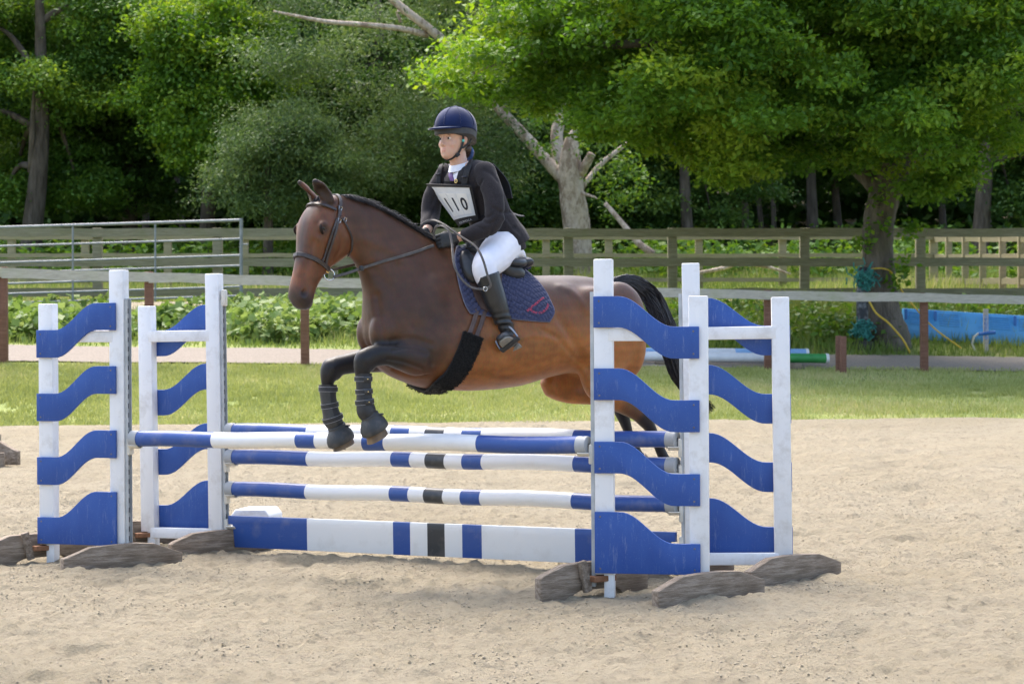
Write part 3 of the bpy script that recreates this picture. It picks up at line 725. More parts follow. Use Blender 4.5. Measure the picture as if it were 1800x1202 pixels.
def skin_obj(name,me,parent):
    org=np.array(ORG[parent.name]); setco(me,coords(me)-org); o=bpy.data.objects.new(name,me); COL.objects.link(o); o.parent=parent; ORG[o.name]=Vector(org); return o
HBV=bvh_of(HORSE)
body=skin_obj('body',HORSE,horse)
# eyes
LID=pm('eyelid_skin',(.014,.009,.007),(.024,.014,.010),30,.65,spec=.2)
EYE=pm('horse_eye',(.007,.005,.004),rough=.12,spec=.35)
for s in(1,-1):
    m=MB(); eu=(HU*.80-HV*.60).normalized(); ev=(HU*.60+HV*.80).normalized(); ec=hd(.174,.036,s*.1035); en=(HL*s+HV*.25).normalized()
    blob(m,ec-en*.004,.025,.0115,.0175,(eu,en,ev),12); e_=m.build('eye',EYE,horse,True)
    lid=[ec+eu*(.027*math.cos(t))+ev*(.019*math.sin(t)*(1.0 if math.sin(t)>0 else .85))+en*(.0035-.010*math.cos(t)**2) for t in np.linspace(0,2*math.pi,29)]
    MB().tube(lid,[.0052+.0035*max(0,math.sin(t)) for t in np.linspace(0,2*math.pi,29)],8).build('eyelid',LID,e_,True)
# hooves
HOOF=pm('hoof_horn',(.07,.055,.045),(.20,.14,.085),14,.55,.3,40)
HOOFT=pm('hoof_worn',(.28,.19,.10),(.12,.08,.05),12,.6,.3,40)
def hoof(top,toe_dir,mat,L=.10):
    d=Vector(toe_dir).normalized(); sd_=LEFT; m=MB(); rings=[]
    f=sd_.cross(d).normalized()          # towards the toe
    if f.dot(FWD)<0: f=-f
    for t,a,b,off in((0,.048,.042,0),(.35,.054,.048,.006),(.75,.060,.055,.012),(1.0,.064,.058,.016),(1.02,.054,.048,.016)):
        c=top+d*(L*t)+f*(off); rings.append(sring(c,f*a,sd_*b,20,0,2.2))
    m.loft(rings); return m.build('hoof',mat,horse,40)
NF_H=(H(656,745,.13),(H(670,772,.13)-H(654,740,.13)).normalized()); FF_H=(H(598,758,-.13),(H(612,790,-.13)-H(594,748,-.13)).normalized())
hoof(NF_H[0],NF_H[1],HOOFT,.085); hoof(FF_H[0],FF_H[1],HOOF,.088)
hoof(H(1186,842,.125),H(1200,872,.125)-H(1182,834,.125),HOOF); hoof(H(1123,804,-.13),H(1146,836,-.13)-H(1120,798,-.13),HOOF,.07)
# ---- hair: mane, forelock, tail (strands as thin tapering blades)
HAIR=pm('black_hair',(.012,.012,.014),(.035,.035,.04),40,.45,spec=.45)
def strands(name,curves,w,mat,parent,label=None):
    """curves: list of list of points; each becomes a thin 3-sided tapering strand"""
    V=[];Fc=[];k=0
    for c,ww in zip(curves,w):
        L=len(c); c=[Vector(p) for p in c]
        for i,p in enumerate(c):
            t=(c[min(i+1,L-1)]-c[max(i-1,0)]).normalized(); a=t.orthogonal().normalized(); b=t.cross(a); r=ww*(1-.85*(i/(L-1))**1.5)
            for j in range(3): V.append(p+(a*math.cos(2.094*j)+b*math.sin(2.094*j))*r)
        for i in range(L-1):
            for j in range(3): q=k+i*3; Fc.append((q+j,q+(j+1)%3,q+3+(j+1)%3,q+3+j))
        k+=L*3
    o=fast_mesh(name,np.array([tuple(v) for v in V]),np.array(Fc),mat,parent=parent); smooth(o.data); return o
random.seed(21)
crest=cr([(600,339),(622,344),(650,354),(690,374),(730,399),(762,417),(785,430)],14)
cv=[];ww=[]
for i,q in enumerate(crest):
    for k in range(46):
        jx=random.uniform(-4,4); base=H(q[0]+jx,q[1]+4,random.uniform(-.018,.018)); ln=random.uniform(.03,.085)
        side_=random.choice((-1,-1,1)); dr=(UP*random.uniform(.05,.42)+LEFT*side_*random.uniform(.2,.8)-FWD*random.uniform(.3,1.0)).normalized()
        pts=[base]
        for j in range(1,5): dr=(dr-UP*.28+Vector((random.uniform(-.1,.1),random.uniform(-.1,.1),0))).normalized(); pts.append(pts[-1]+dr*ln/4)
        cv.append(pts); ww.append(random.uniform(.0012,.0026))
tag(strands('mane',cv,ww,HAIR,horse),'short black mane standing along the crest')
cv=[];ww=[]
for k in range(120):
    base=hd(random.uniform(-.03,.0),.03+random.uniform(-.012,.015),random.uniform(-.028,.028)); dr=(HU*.7+HV*.6+HL*random.uniform(-.3,.3)).normalized(); pts=[base]; ln=random.uniform(.05,.10)
    for j in range(5): dr=(dr+HU*.25-HV*.2).normalized(); pts.append(pts[-1]+dr*ln/5)
    cv.append(pts); ww.append(.002)
strands('forelock',cv,ww,HAIR,horse)
cv=[];ww=[]
tl=[(1070,500,.0,.020),(1092,493,0,.030),(1120,500,0,.042),(1148,526,-.01,.054),(1168,572,-.02,.060),(1180,620,-.03,.054),(1196,662,-.04,.048),(1222,695,-.05,.040),(1252,720,-.06,.03)]
tc=cr(tl,6)
for k in range(900):
    a=random.uniform(0,6.283); rr=math.sqrt(random.random()); i0=0 if random.random()<.7 else random.randint(4,22); end=len(tc)-1-int(random.expovariate(.16)); end=max(i0+10,min(len(tc)-1,end)); pts=[]; wv=random.uniform(0,6.28)
    for i in range(i0,end+1,2):
        q=tc[i]; c=H(q[0],q[1],q[2]); t=(H(*tc[min(i+1,len(tc)-1)][:3])-H(*tc[max(0,i-1)][:3])).normalized(); n_=LEFT.cross(t).normalized()
        g=1+.12*math.sin(wv+i*.35); pts.append(c+(n_*math.cos(a)+LEFT*math.sin(a)*.8)*rr*q[3]*g*(1.0 if i>6 else .8)+n_*.006*math.sin(wv*3+i*.5))
    cv.append(pts); ww.append(random.uniform(.003,.0055))
for k in range(60):                                                    # stray hairs
    i0=random.randint(6,22); q=tc[i0]; c=H(q[0],q[1],q[2]); pts=[c]; dr=(Vector((random.uniform(-.4,.7),random.uniform(-.3,.3),-1))).normalized()
    for j in range(7): dr=(dr+Vector((.10,0,-.03))).normalized(); pts.append(pts[-1]+dr*random.uniform(.03,.06))
    cv.append(pts); ww.append(.0016)
tag(strands('tail',cv,ww,HAIR,horse),'long black tail streaming out behind')
# ================================================================== TACK
LEATH=pm('dark_brown_leather',(.030,.022,.019),(.052,.040,.036),30,.42,.15,160,spec=.5)
BLEATH=pm('black_leather',(.016,.017,.019),(.032,.034,.037),16,.38,.12,90,spec=.5)
BRLEATH=pm('brown_leather',(.060,.036,.030),(.095,.060,.050),22,.55,.2,160)
STEEL=pm('steel',(.62,.61,.58),rough=.22,metal=1.0); BRASS=pm('brass',(.75,.55,.22),rough=.3,metal=1.0)
REIN=pm('rein_leather',(.060,.051,.045),(.10,.088,.078),30,.6,.2,120)
def side_pts(pix,n=5,off=.004,bv=None):
    P=[];Q=[]
    for q in cr(pix,n):
        h_=hit(bv or HBV,q[0],q[1])
        if h_: P.append(h_[0]+h_[1]*off); Q.append(h_[1])
    return P,Q
def mir_h(p): return p-HL*(2*(p-POLL).dot(HL))
def mir_hv(v): return v-HL*(2*v.dot(HL))
def mir_b(p): return p-LEFT*(2*(p-HP0).dot(LEFT))
def mir_bv(v): return v-LEFT*(2*v.dot(LEFT))
def loop_pts(c,a,b,a0,a1,n,bv,off=.004,rout=.20):
    P=[];Q=[]
    for k in range(n+1):
        t=a0+(a1-a0)*k/n; d=(a*math.cos(t)+b*math.sin(t)).normalized()
        loc,nor,_,_=bv.ray_cast(c+d*rout,-d)
        if loc is not None: P.append(loc+nor*off); Q.append(nor)
    # drop the jitter of the skin
    for _ in range(2): P=[P[0]]+[(P[i-1]+P[i]*2+P[i+1])/4 for i in range(1,len(P)-1)]+[P[-1]]
    return P,Q
def tv(px,py):
    h_=hit(HBV,px,py)
    if not h_: return None
    r=h_[0]-POLL; return r.dot(HU),r.dot(HV),r.dot(HL)
bridle=empty('bridle',tuple(hd(.3,-.05)),'dark brown leather bridle with steel bit ring on the horse\'s head','bridle')
TWO=math.pi*2
# browband: from temple to temple over the forehead
bb=[(580,364),(596,368)]; t0=tv(572,363)or(.055,.03,.08)
c_=hd(t0[0],-.03); P,Q=loop_pts(c_,HV,HL,-1.45,1.45,22,HBV,.006); MB().strap(P,Q,.017,.008).build('browband',LEATH,bridle,28)
ch=tv(597,368) or(.06,-.08,.09)
# headpiece over the poll, down both cheeks
c_=hd(.03,ch[1]); P,Q=loop_pts(c_,-HU,HL,-1.9,1.9,24,HBV,.005)
MB().strap(P,Q,.022,.006).build('headpiece',LEATH,bridle,28)
cheek=[(594,362),(595,374),(592,392),(586,416),(579,438),(573,456),(571,470)]; cheek2=[(591,385),(583,408),(576,430),(569,450),(565,462)]
for nm,pix,w in(('cheekpiece',cheek,.017),('noseband_strap',cheek2,.012)):
    P,Q=side_pts(pix,5,.006)
    MB().strap(P,Q,w,.006).build(nm,LEATH,bridle,28); MB().strap([mir_h(p) for p in P],[mir_hv(q) for q in Q],w,.006).build(nm,LEATH,bridle,28)
nb=tv(546,452) or(.33,.0,.05); nl=tv(519,453) or(.33,.05,0)
c_=hd(nb[0]+.008,-.035); P,Q=loop_pts(c_,(HV-HU*.10).normalized(),HL,0,TWO,40,HBV,.005); MB().strap(P,Q,.025,.010).build('noseband',LEATH,bridle,28)
c_=hd(nb[0]+.065,-.035); P,Q=loop_pts(c_,(HV-HU*.9).normalized(),HL,1.2,TWO-1.2,24,HBV,.003)
thl=[(599,384),(606,394),(612,406),(617,420),(617,436),(610,449)]; P,Q=side_pts(thl,5,.006)
if len(P)>2: MB().strap(P,Q,.013,.005).build('throat_lash',LEATH,bridle,28); MB().strap([mir_h(p) for p in P],[mir_hv(q) for q in Q],.013,.005).build('throat_lash',LEATH,bridle,28)
for k,(bx,by) in enumerate(((594,389),(604,387),(596,367))):
    h_=hit(HBV,bx,by)
    if h_:
        m=MB(); c=h_[0]+h_[1]*.014; u=HU; w=h_[1].cross(u).normalized(); r_=.0095; c=h_[0]+h_[1]*.0125
        m.tube([c+u*r_+w*r_,c+u*r_-w*r_,c-u*r_-w*r_,c-u*r_+w*r_,c+u*r_+w*r_],.0018,6); m.build('buckle',STEEL,bridle,60)
bh=hit(HBV,574,478); bitp=bh[0] if bh else hd(.42,-.07,.05)
bitp=bitp+HL*.012
def ring_at(c,a,b,r,rt,name,mat,parent):
    return MB().tube([c+a*(r*math.cos(TWO*k/24))+b*(r*math.sin(TWO*k/24)) for k in range(25)],rt,8).build(name,mat,parent,60)
b_v=(HV*.4+HL*.25).normalized()
for p,q in((bitp,1),(mir_h(bitp),-1)):
    rr=.031; c=p+HU*.012-HV*.014
    ring_at(c,HU,(-HV+HL*.35*q).normalized(),rr,.0042,'bit_ring',STEEL,bridle)
    MB().tube([p+HV*.022-HU*.004-HL*q*.01,p-HV*.006],.0075,10).build('bit_mouthpiece',BRASS,bridle,60)
# --- reins
HAND_N=H(772,424,.075); HAND_F=H(744,413,-.075)
def rein_path(pix,l0,l1,off=.012):
    P=[];Q=[]; pp=cr(pix,6)
    for i,q in enumerate(pp):
        t=i/(len(pp)-1); l=l0+(l1-l0)*t; p=H(q[0],q[1],l); h_=hit(HBV,q[0],q[1])
        if h_ and (h_[0]-p).dot(LEFT)>-.01: p=h_[0]+h_[1]*off
        P.append(p); Q.append(LEFT+UP*.2)
    for _ in range(3): P=[P[0]]+[(P[i-1]+P[i]+P[i+1])/3 for i in range(1,len(P)-1)]+[P[-1]]
    return P,Q
bl=(bitp-HP0).dot(LEFT)
reins=empty('reins',tuple(HAND_N),'long grey brown leather reins looping from the bit to the rider\'s hands','reins')
P,Q=rein_path([(586,487),(612,480),(640,470),(680,458),(725,446),(762,432)],bl,.075); MB().strap(P,Q,.017,.005).build('rein',REIN,reins,28)
bf=mir_h(bitp); P=[Vector(p) for p in cr([bf-HV*.02,H(620,466,-.135),H(660,455,-.16),H(700,440,-.16),H(728,424,-.12),HAND_F],6)]; MB().strap(P,[UP*.4-LEFT]*len(P),.017,.005).build('rein',REIN,reins,28)
sp=H(634,472,(P[0]-HP0).dot(LEFT)*0+.10); 
for f_ in(.36,):
    A,_=rein_path([(586,487),(612,480),(640,470)],bl,.08); m=MB(); k=len(A)-2; m.box(A[k],(.02,.012,.03),frame(A[k+1]-A[k]),.003); m.build('martingale_stop',BLEATH,reins,60)
lp=[(734,412,-.07),(740,398,-.05),(752,389,-.02),(765,388,.02),(785,398,.09),(810,416,.18),(835,433,.30),(848,455,.37),(857,485,.385),(862,500,.385),(857,507,.38),(845,508.5,.375),(828,505,.37),(812,492,.36),(800,472,.345),(796,452,.30),(794,428,.22),(789,408,.17),(778,398,.13),(767,399,.10),(762,410,.08),(764,420,.075)]
P=[Vector(p) for p in cr([tuple(H(a,b,l)) for a,b,l in lp],5)]; NQ=[]
for i,p in enumerate(P):
    NQ.append(LEFT+UP*.35)
MB().strap(P,NQ,.015,.005).build('rein_loop',REIN,reins,28)
c=H(853,508,.387); ring_at(c,FWD,UP,.012,.002,'buckle',STEEL,reins)
# --- saddle pad (quilted), wrapped over the back
def wrap(front,back,nu,extra=0,bv=None):
    """grid on the near flank between two pixel edges (top to bottom); returns points and normals arrays [row][col]"""
    G=[];NN=[]
    fr=cr(front,6); bk=cr(back,6)
    for j in range(len(fr)):
        row=[];rn=[]
        for i in range(nu+1):
            u=i/nu; px=fr[j][0]+(bk[j][0]-fr[j][0])*u; py=fr[j][1]+(bk[j][1]-fr[j][1])*u+(fr[j][2]+(bk[j][2]-fr[j][2])*u)*4*u*(1-u)
            h_=hit(bv or HBV,px,py)
            if h_: row.append(h_[0]); rn.append(h_[1])
            else: row.append(None); rn.append(None)
        G.append(row);NN.append(rn)
    return G,NN
def fill(G,NN):
    nu=len(G[0])
    for i in range(nu):
        last=None
        for j in range(len(G)-1,-1,-1):
            if G[j][i] is None:
                if last is None: continue
                G[j][i]=G[last][i]+(UP*.5-LEFT)*.012; NN[j][i]=UP*.8+LEFT*.3
            last=j
    for j in range(len(G)):
        for i in range(nu):
            if G[j][i] is None:
                k=min([q for q in range(nu) if G[j][q] is not None],key=lambda q:abs(q-i)); G[j][i]=G[j][k].copy(); NN[j][i]=NN[j][k].copy()
    return G,NN
def pad_mesh(name,G,NN,off,th,mat,parent,quilt=None,border=None):
    rows,cols=len(G),len(G[0]); V=[];Fc=[]
    sv=[[ (G[j][i]-HP0).dot(FWD) for i in range(cols)] for j in range(rows)]; dv=[[0]*cols for _ in range(rows)]
    for i in range(cols):
        a=0
        for j in range(rows):
            if j: a+=(G[j][i]-G[j-1][i]).length
            dv[j][i]=a
    for j in range(rows):
        for i in range(cols):
            q=0
            if quilt:
                p_=quilt; q=min(1,1.5*min(abs(math.sin(math.pi*(sv[j][i]+dv[j][i]*.95)/p_)),abs(math.sin(math.pi*(sv[j][i]-dv[j][i]*.95)/p_))))**.6*.010-.005
                ed=min(i,cols-1-i)/4 if True else 1; eb=min(1,ed,(rows-1-j)/3); q=q*eb+.003*(1-eb)
            V.append(G[j][i]+NN[j][i].normalized()*(off+th+q))
    n=rows*cols
    for j in range(rows):
        for i in range(cols): V.append(G[j][i]+NN[j][i].normalized()*off)
    for j in range(rows-1):
        for i in range(cols-1):
            a=j*cols+i; Fc.append((a,a+cols,a+cols+1,a+1)); b=a+n; Fc.append((b,b+1,b+cols+1,b+cols))
    def edge(idx):
        for a,b in zip(idx[:-1],idx[1:]): Fc.append((a,b,b+n,a+n))
    edge([j*cols for j in range(rows)][::-1]); edge([j*cols+cols-1 for j in range(rows)]); edge([(rows-1)*cols+i for i in range(cols)][::-1]); edge([i for i in range(cols)])
    Vm=[mir_b(Vector(v)) for v in V]; k=len(V); Fm=[tuple(q+k for q in f[::-1]) for f in Fc]
    # near side and its mirror on the far flank, joined over the spine by the top row
    top=[(i,i+1,k+i+1,k+i) for i in range(cols-1)]
    return V,Fc,V+Vm,Fc+Fm+top
NAVY=pm('navy_quilt',(.030,.036,.085),(.042,.049,.106),60,.8,.25,240,sheen=.25); PIPE=pm('pad_piping',(.10,.105,.15),(.13,.135,.18),60,.8)
pf=[(803,436,0),(799,452,0),(801,472,0),(805,494,0),(811,517,0),(818,537,0),(826,551,2)]; pb=[(912,474,0),(930,484,0),(945,498,0),(957,514,0),(966,532,0),(972,549,0),(964,566,2)]
G,NN=fill(*wrap(pf,pb,130))
def smooth_grid(G,NN,it):
    for _ in range(it):
        g=[r[:] for r in G]; q=[r[:] for r in NN]
        for j in range(len(G)):
            for i in range(len(G[0])):
                a,b=max(j-1,0),min(j+1,len(G)-1); c,d=max(i-1,0),min(i+1,len(G[0])-1)
                if 0<j<len(G)-1 and 0<i<len(G[0])-1: g[j][i]=(G[a][i]+G[b][i]+G[j][c]+G[j][d]+G[j][i]*2)/6
                q[j][i]=(NN[a][i]+NN[b][i]+NN[j][c]+NN[j][d]+NN[j][i]*2)/6
        G,NN=g,q
    return G,NN
G,NN=smooth_grid(G,NN,6)

# denser rows
def densify(G,NN,k):
    g2=[];n2=[]
    for j in range(len(G)-1):
        for q in range(k):
            t=q/k; g2.append([a.lerp(b,t) for a,b in zip(G[j],G[j+1])]); n2.append([a.lerp(b,t) for a,b in zip(NN[j],NN[j+1])])
    g2.append(G[-1]);n2.append(NN[-1]); return g2,n2
G,NN=densify(G,NN,3)
pad=empty('saddle_pad',tuple(H(890,560,.25)),'navy blue quilted saddle pad with red lettering under the saddle','saddle pad')
V,Fc,VV,FF=pad_mesh('q',G,NN,.002,.012,None,None,quilt=.034)
mk('quilted_cloth',VV,FF,NAVY,pad,True)
edgep=[G[j][0]+NN[j][0].normalized()*.009 for j in range(len(G))]+[G[-1][i]+NN[-1][i].normalized()*.009 for i in range(len(G[0]))]+[G[j][-1]+NN[j][-1].normalized()*.009 for j in range(len(G)-1,-1,-1)]
MB().tube(edgep[::2],.0055,6).build('piping',PIPE,pad,60); MB().tube([mir_b(p) for p in edgep[::2]],.0055,6).build('piping',PIPE,pad,60)
RED=pm('red_thread',(.62,.035,.075),(.75,.06,.10),60,.7,.3,300)
def text_mesh(body_,size,bold=0):
    cu=bpy.data.curves.new('txt','FONT'); cu.body=body_; cu.size=size; cu.align_x='CENTER'; cu.align_y='CENTER'; cu.extrude=0; cu.offset=bold; cu.resolution_u=3
    o=bpy.data.objects.new('txt',cu); COL.objects.link(o); dg=bpy.context.evaluated_depsgraph_get(); dg.update(); me=bpy.data.meshes.new_from_object(o.evaluated_get(dg)); bpy.data.objects.remove(o); bpy.data.curves.remove(cu)
    v=[tuple(q.co) for q in me.vertices]; f=[tuple(p.vertices) for p in me.polygons]; bpy.data.meshes.remove(me); return v,f
Vs,Fs,_,_=pad_mesh('q',G,NN,.002,.013,None,None); padbv=BVHTree.FromPolygons([tuple(v) for v in Vs],Fs)
def text_on(name,s_,size,fpx,mat,parent,bv,off=.003):
    """lay lettering on a surface: fpx maps text coords (pixels along, up) to picture pixels"""
    v,f=text_mesh(s_,size); out=[]
    for x,y,_ in v:
        px,py=fpx(x,y); d=ray(px,py).normalized(); loc,nor,_,_=bv.ray_cast(CAMP,d)
        if loc is None: return None
        out.append(loc+nor*off)
    return mk(name,out,f,mat,parent)
def slant(cx,cy,ang):
    c,s=math.cos(ang),math.sin(ang); return lambda x,y:(cx+x*c+y*s,cy+x*s*1-y*c)
text_on('embroidery','SOUTHDOWN',5.6,slant(940.5,535.5,R(-39)),RED,pad,padbv,.006)
def arc(cx,cy,r):
    def f(x,y):
        a=R(72)-x/r; return (cx+(r-y)*math.cos(a) ,cy+(r-y)*math.sin(a))
    return f
text_on('embroidery','PONY CLUB EAST',5.2,arc(945,532,18.5),RED,pad,padbv,.006)
# --- saddle
saddle=empty('saddle',tuple(H(865,500)),'black leather jumping saddle with brown flap and knee roll on the bay horse','saddle')
def flap_patch(name,front,back,off,th,mat,parent,nu=16):
    G,NN=fill(*wrap(front,back,nu))
    # a flap is stiff: smooth it
    for _ in range(4):
        for j in range(1,len(G)-1):
            for i in range(1,nu): G[j][i]=(G[j][i]*2+G[j-1][i]+G[j+1][i]+G[j][i-1]+G[j][i+1])/6
    V,Fc,VV,FF=pad_mesh('f',G,NN,off,th,None,None); k=len(V)
    a=mk(name,V,Fc,mat,parent,40); mk(name,VV[k:2*k],[tuple(q-k for q in f) for f in FF[len(Fc):2*len(Fc)]],mat,parent,40); return a
flap_patch('flap',[(808,446,0),(810,462,0),(817,484,0),(826,507,0),(834,529,0),(844,545,0)],[(882,462,0),(880,478,0),(879,500,0),(877,520,0),(872,537,0),(860,550,2)],.020,.006,BRLEATH,saddle)
# knee rolls
for q in(1,-1):
    m=MB(); rows=[(809,452,.020),(812,462,.034),(818,478,.040),(824,492,.034),(829,501,.018)]; pr=[]
    for x,y,r_ in rows:
        h_=hit(HBV,x+4,y); c=(h_[0]+h_[1]*.040) if h_ else H(x+4,y,.25); pr.append((c,r_,r_*1.3))
    if q<0: pr=[(mir_b(c),a,b) for c,a,b in pr]
    limb(m,pr,4,FWD); m.build('knee_roll',BLEATH,saddle,60)
# seat and tree: a loft from pommel to cantle
rows=[]
for (x,y,hw,dp) in((812,424,.05,.05),(822,424,.085,.075),(838,433,.105,.075),(858,444,.115,.07),(880,449,.14,.075),(898,446,.165,.08),(912,446,.165,.07),(920,452,.13,.04)):
    T=H(x,y+6); rows.append((T,T-UP*dp,hw,-.1))
m=MB(); sections(m,rows,5,LEFT,2.6); m.build('seat',BLEATH,saddle,60)
for q in(1,-1):
    m=MB(); pr=[(H(868,462,.10*q),.05,.04),(H(885,470,.12*q),.055,.05),(H(903,478,.135*q),.055,.05),(H(916,484,.13*q),.035,.035)]; limb(m,pr,4,LEFT); m.build('panel_cushion',BLEATH,saddle,60)
    m=MB(); pr=[(H(872,455,.10*q),.02,.05),(H(892,460,.15*q),.028,.05),(H(910,463,.15*q),.030,.05),(H(922,460,.10*q),.018,.03)]; limb(m,pr,4,LEFT); m.build('cantle_roll',BLEATH,saddle,60)
ar=[]
for k in range(15):
    a=math.pi*k/14; ar.append(H(812,436)+LEFT*(.085*math.cos(a))+UP*(.055*math.sin(a)+.0))
MB().tube(ar,.014,8).build('pommel_arch',BLEATH,saddle,60)
# billet straps + fleece girth
def band(cpx,w,off,th,mat,name,parent,mirror=True,n=6):
    P,Q=side_pts(cpx,n,off); 
    for _ in range(2): P=[P[0]]+[(P[i-1]+P[i]*2+P[i+1])/4 for i in range(1,len(P)-1)]+[P[-1]]
    MB().strap(P,Q,w,th).build(name,mat,parent,28)
    if mirror: MB().strap([mir_b(p) for p in P],[mir_bv(q) for q in Q],w,th).build(name,mat,parent,28)
for dx in(0,14): band([(838+dx,545),(832+dx,565),(825+dx,584),(820+dx,598)],.026,.012,.006,BRLEATH,'billet_strap',saddle)
FLEECE=pm('black_fleece',(.012,.012,.013),(.035,.034,.034),90,.95,.9,220,bdist=.01)
gp=[(829,590),(825,604),(817,624),(806,645),(792,662),(775,675)]; P,Q=side_pts(gp,6,.0)
gc=H(800,560); gpl=(P[-1]-HP0).dot(FWD); 
full=[]; nrm=[]
mid=[H(762,683)-UP*.004]
full=P+[mid[0]]+[mir_b(p) for p in P[::-1]]; nrm=Q+[-UP]+[mir_bv(q) for q in Q[::-1]]
R_=cr([tuple(p) for p in full],2); N_=cr([tuple(q) for q in nrm],2)
girth=empty('girth',tuple(mid[0]),'black fleece girth sleeve passing under the horse\'s belly','girth')
MB().strap([Vector(p) for p in R_],[Vector(q) for q in N_],.118,.028).build('fleece_sleeve',FLEECE,girth,70)
cv=[];ww=[];random.seed(5)
for i in range(len(R_)-1):
    t=(Vector(R_[i+1])-Vector(R_[i])).normalized(); n_=Vector(N_[i]).normalized(); b=t.cross(n_).normalized()
    for k in range(70):
        p=Vector(R_[i]).lerp(Vector(R_[i+1]),random.random())+b*random.uniform(-.06,.06)+n_*.024; d=(n_+Vector((random.uniform(-.8,.8),random.uniform(-.8,.8),random.uniform(-.8,.8)))).normalized()
        cv.append([p,p+d*.007,p+d*.011+b*random.uniform(-.006,.006)]); ww.append(.0024)
tag(strands('fleece_pile',cv,ww,FLEECE,girth),kind='stuff')
# --- tendon boots and bell boots on the forelegs
NEO=pm('black_neoprene',(.016,.017,.020),(.028,.030,.034),30,.55,.2,200); SHELL=pm('boot_shell',(.030,.033,.037),(.045,.049,.054),20,.45,.1,90); TRIM=pm('grey_trim',(.34,.34,.35),rough=.7)
def boot(rows,label,tabs,side_sign,shell_at):
    root=empty('tendon_boot',tuple(rows[-1][0]),label,'leg boot','boots on the forelegs')
    m=MB(); limb(m,rows,5,LEFT,24); m.build('sleeve',NEO,root,50)
    R5=cr([list(a)+[b,c] for a,b,c in rows],8); n=len(R5)
    # hard shell down the back (front leg: side away from the knee's front)
    rings=[]
    for i,q in enumerate(R5):
        p=Vector(q[:3]); t=(Vector(R5[min(i+1,n-1)][:3])-Vector(R5[max(i-1,0)][:3])).normalized(); nn=LEFT.cross(t).normalized(); sd_=t.cross(nn).normalized(); rr=[]
        for k in range(9):
            a=shell_at[0]+(shell_at[1]-shell_at[0])*k/8; rr.append(p+nn*(q[3]*1.07*math.cos(a))+sd_*(q[4]*1.10*math.sin(a)))
        rings.append(rr)
    inner=[[Vector(v).lerp(Vector(R5[i][:3]),.10) for v in r_] for i,r_ in enumerate(rings)]
    m=MB(); m.loft([r_+s_[::-1] for r_,s_ in zip(rings,inner)]); m.build('shell',SHELL,root,50)
    for f_ in tabs:
        i=int(f_*(n-1)); q=R5[i]; p=Vector(q[:3]); t=(Vector(R5[min(i+1,n-1)][:3])-Vector(R5[max(i-1,0)][:3])).normalized(); nn=LEFT.cross(t).normalized(); sd_=t.cross(nn).normalized()
        for dt,w_ in((0,.024),):
            pts=[];nr=[]
            for k in range(25):
                a=TWO*k/24; d=(nn*math.cos(a)*q[3]*1.10+sd_*math.sin(a)*q[4]*1.10); pts.append(p+d+t*dt); nr.append(d)
            MB().strap(pts,nr,w_,.003).build('strap',NEO,root,28)
        for dt in(-.0125,.0125):
            MB().tube([p+t*dt+(nn*math.cos(TWO*k/24)*q[3]*1.19+sd_*math.sin(TWO*k/24)*q[4]*1.19) for k in range(25)],.0010,5).build('trim',TRIM,root,60)
        if side_sign:
            a=side_sign; d=(nn*math.cos(a)*q[3]*1.2+sd_*math.sin(a)*q[4]*1.2); tg=(-nn*math.sin(a)*q[3]+sd_*math.cos(a)*q[4]).normalized()
            c=p+d+d.normalized()*.004; M_=Matrix((tg,t,d.normalized())).transposed(); tb=MB().box(c,(.042,.026,.006),M_,.003).build('tab',BLEATH,root,60)
            MB().box(c+d.normalized()*.004,(.005,.005,.003),M_).build('stud',BRASS,tb)
    return root
def rows_px(l,L): return [(H(x,y,l),a,b) for x,y,a,b in L]
boot(rows_px(.13,[(639,656,.047,.044),(639,672,.042,.040),(640,690,.042,.040),(641,706,.046,.043),(644,722,.053,.049),(648,730,.047,.045)]),'black tendon boot with grey trim on the near foreleg with tabs facing out',(.14,.38,.62),math.pi*.5,(-2.0,-.2))
boot(rows_px(-.13,[(577,676,.050,.046),(577,692,.044,.041),(579,708,.043,.040),(582,724,.046,.043),(586,738,.052,.048),(590,746,.046,.045)]),'black tendon boot with grey trim on the leading far foreleg',(.12,.45,.75),0,(math.pi*.55,math.pi*1.3))
BELL=pm('bell_boot_rubber',(.030,.033,.036),(.050,.053,.056),14,.55,.15,120,dirt=((.16,.13,.10),14,.4))
def bell(top,d,label,tab=True,sc=1.0):
    d=d.normalized(); f=LEFT.cross(d).normalized()
    if f.dot(FWD)<0: f=-f
    root=empty('bell_boot',tuple(top+d*.1),label,'bell boot','boots on the forelegs')
    m=MB(); rings=[]; prof=[(-.012,.046,.044,0),(-.004,.052,.050,0),(.004,.050,.048,0),(.02,.060,.056,.003),(.042,.073,.067,.006),(.064,.079,.073,.009),(.082,.080,.074,.010),(.091,.075,.069,.010),(.03,.050,.046,.004)]
    for t,a,b,o_ in prof: rings.append(sring(top+d*(t*sc)+f*o_,f*a*sc,LEFT*b*sc,26,0,2.2))
    m.loft(rings,cap=False); m.build('cuff',BELL,root,50)
    if tab:
        c=top+d*.014-f*.045+LEFT*.035; MB().box(c-LEFT*.008,(.040,.026,.010),frame((d*.5-f)),.003).build('flap',BELL,root,50)
    return root
b1=bell(H(650,731,.13),H(668,766,.13)-H(650,731,.13),'black rubber bell boot with small gold mark on the near fore hoof'); b2=bell(H(592,750,-.13),H(608,786,-.13)-H(592,750,-.13),'black rubber bell boot on the lowest leading fore hoof')
GOLD=pm('gold_print',(.45,.36,.2),rough=.6)
bb_=bpy.data.objects['bell_boot']; cf=[c for c in bb_.children if c.name.startswith('cuff')][0]
bbv=BVHTree.FromPolygons([tuple(Vector(v.co)+ORG[bb_.name]) for v in cf.data.vertices],[tuple(p.vertices) for p in cf.data.polygons])
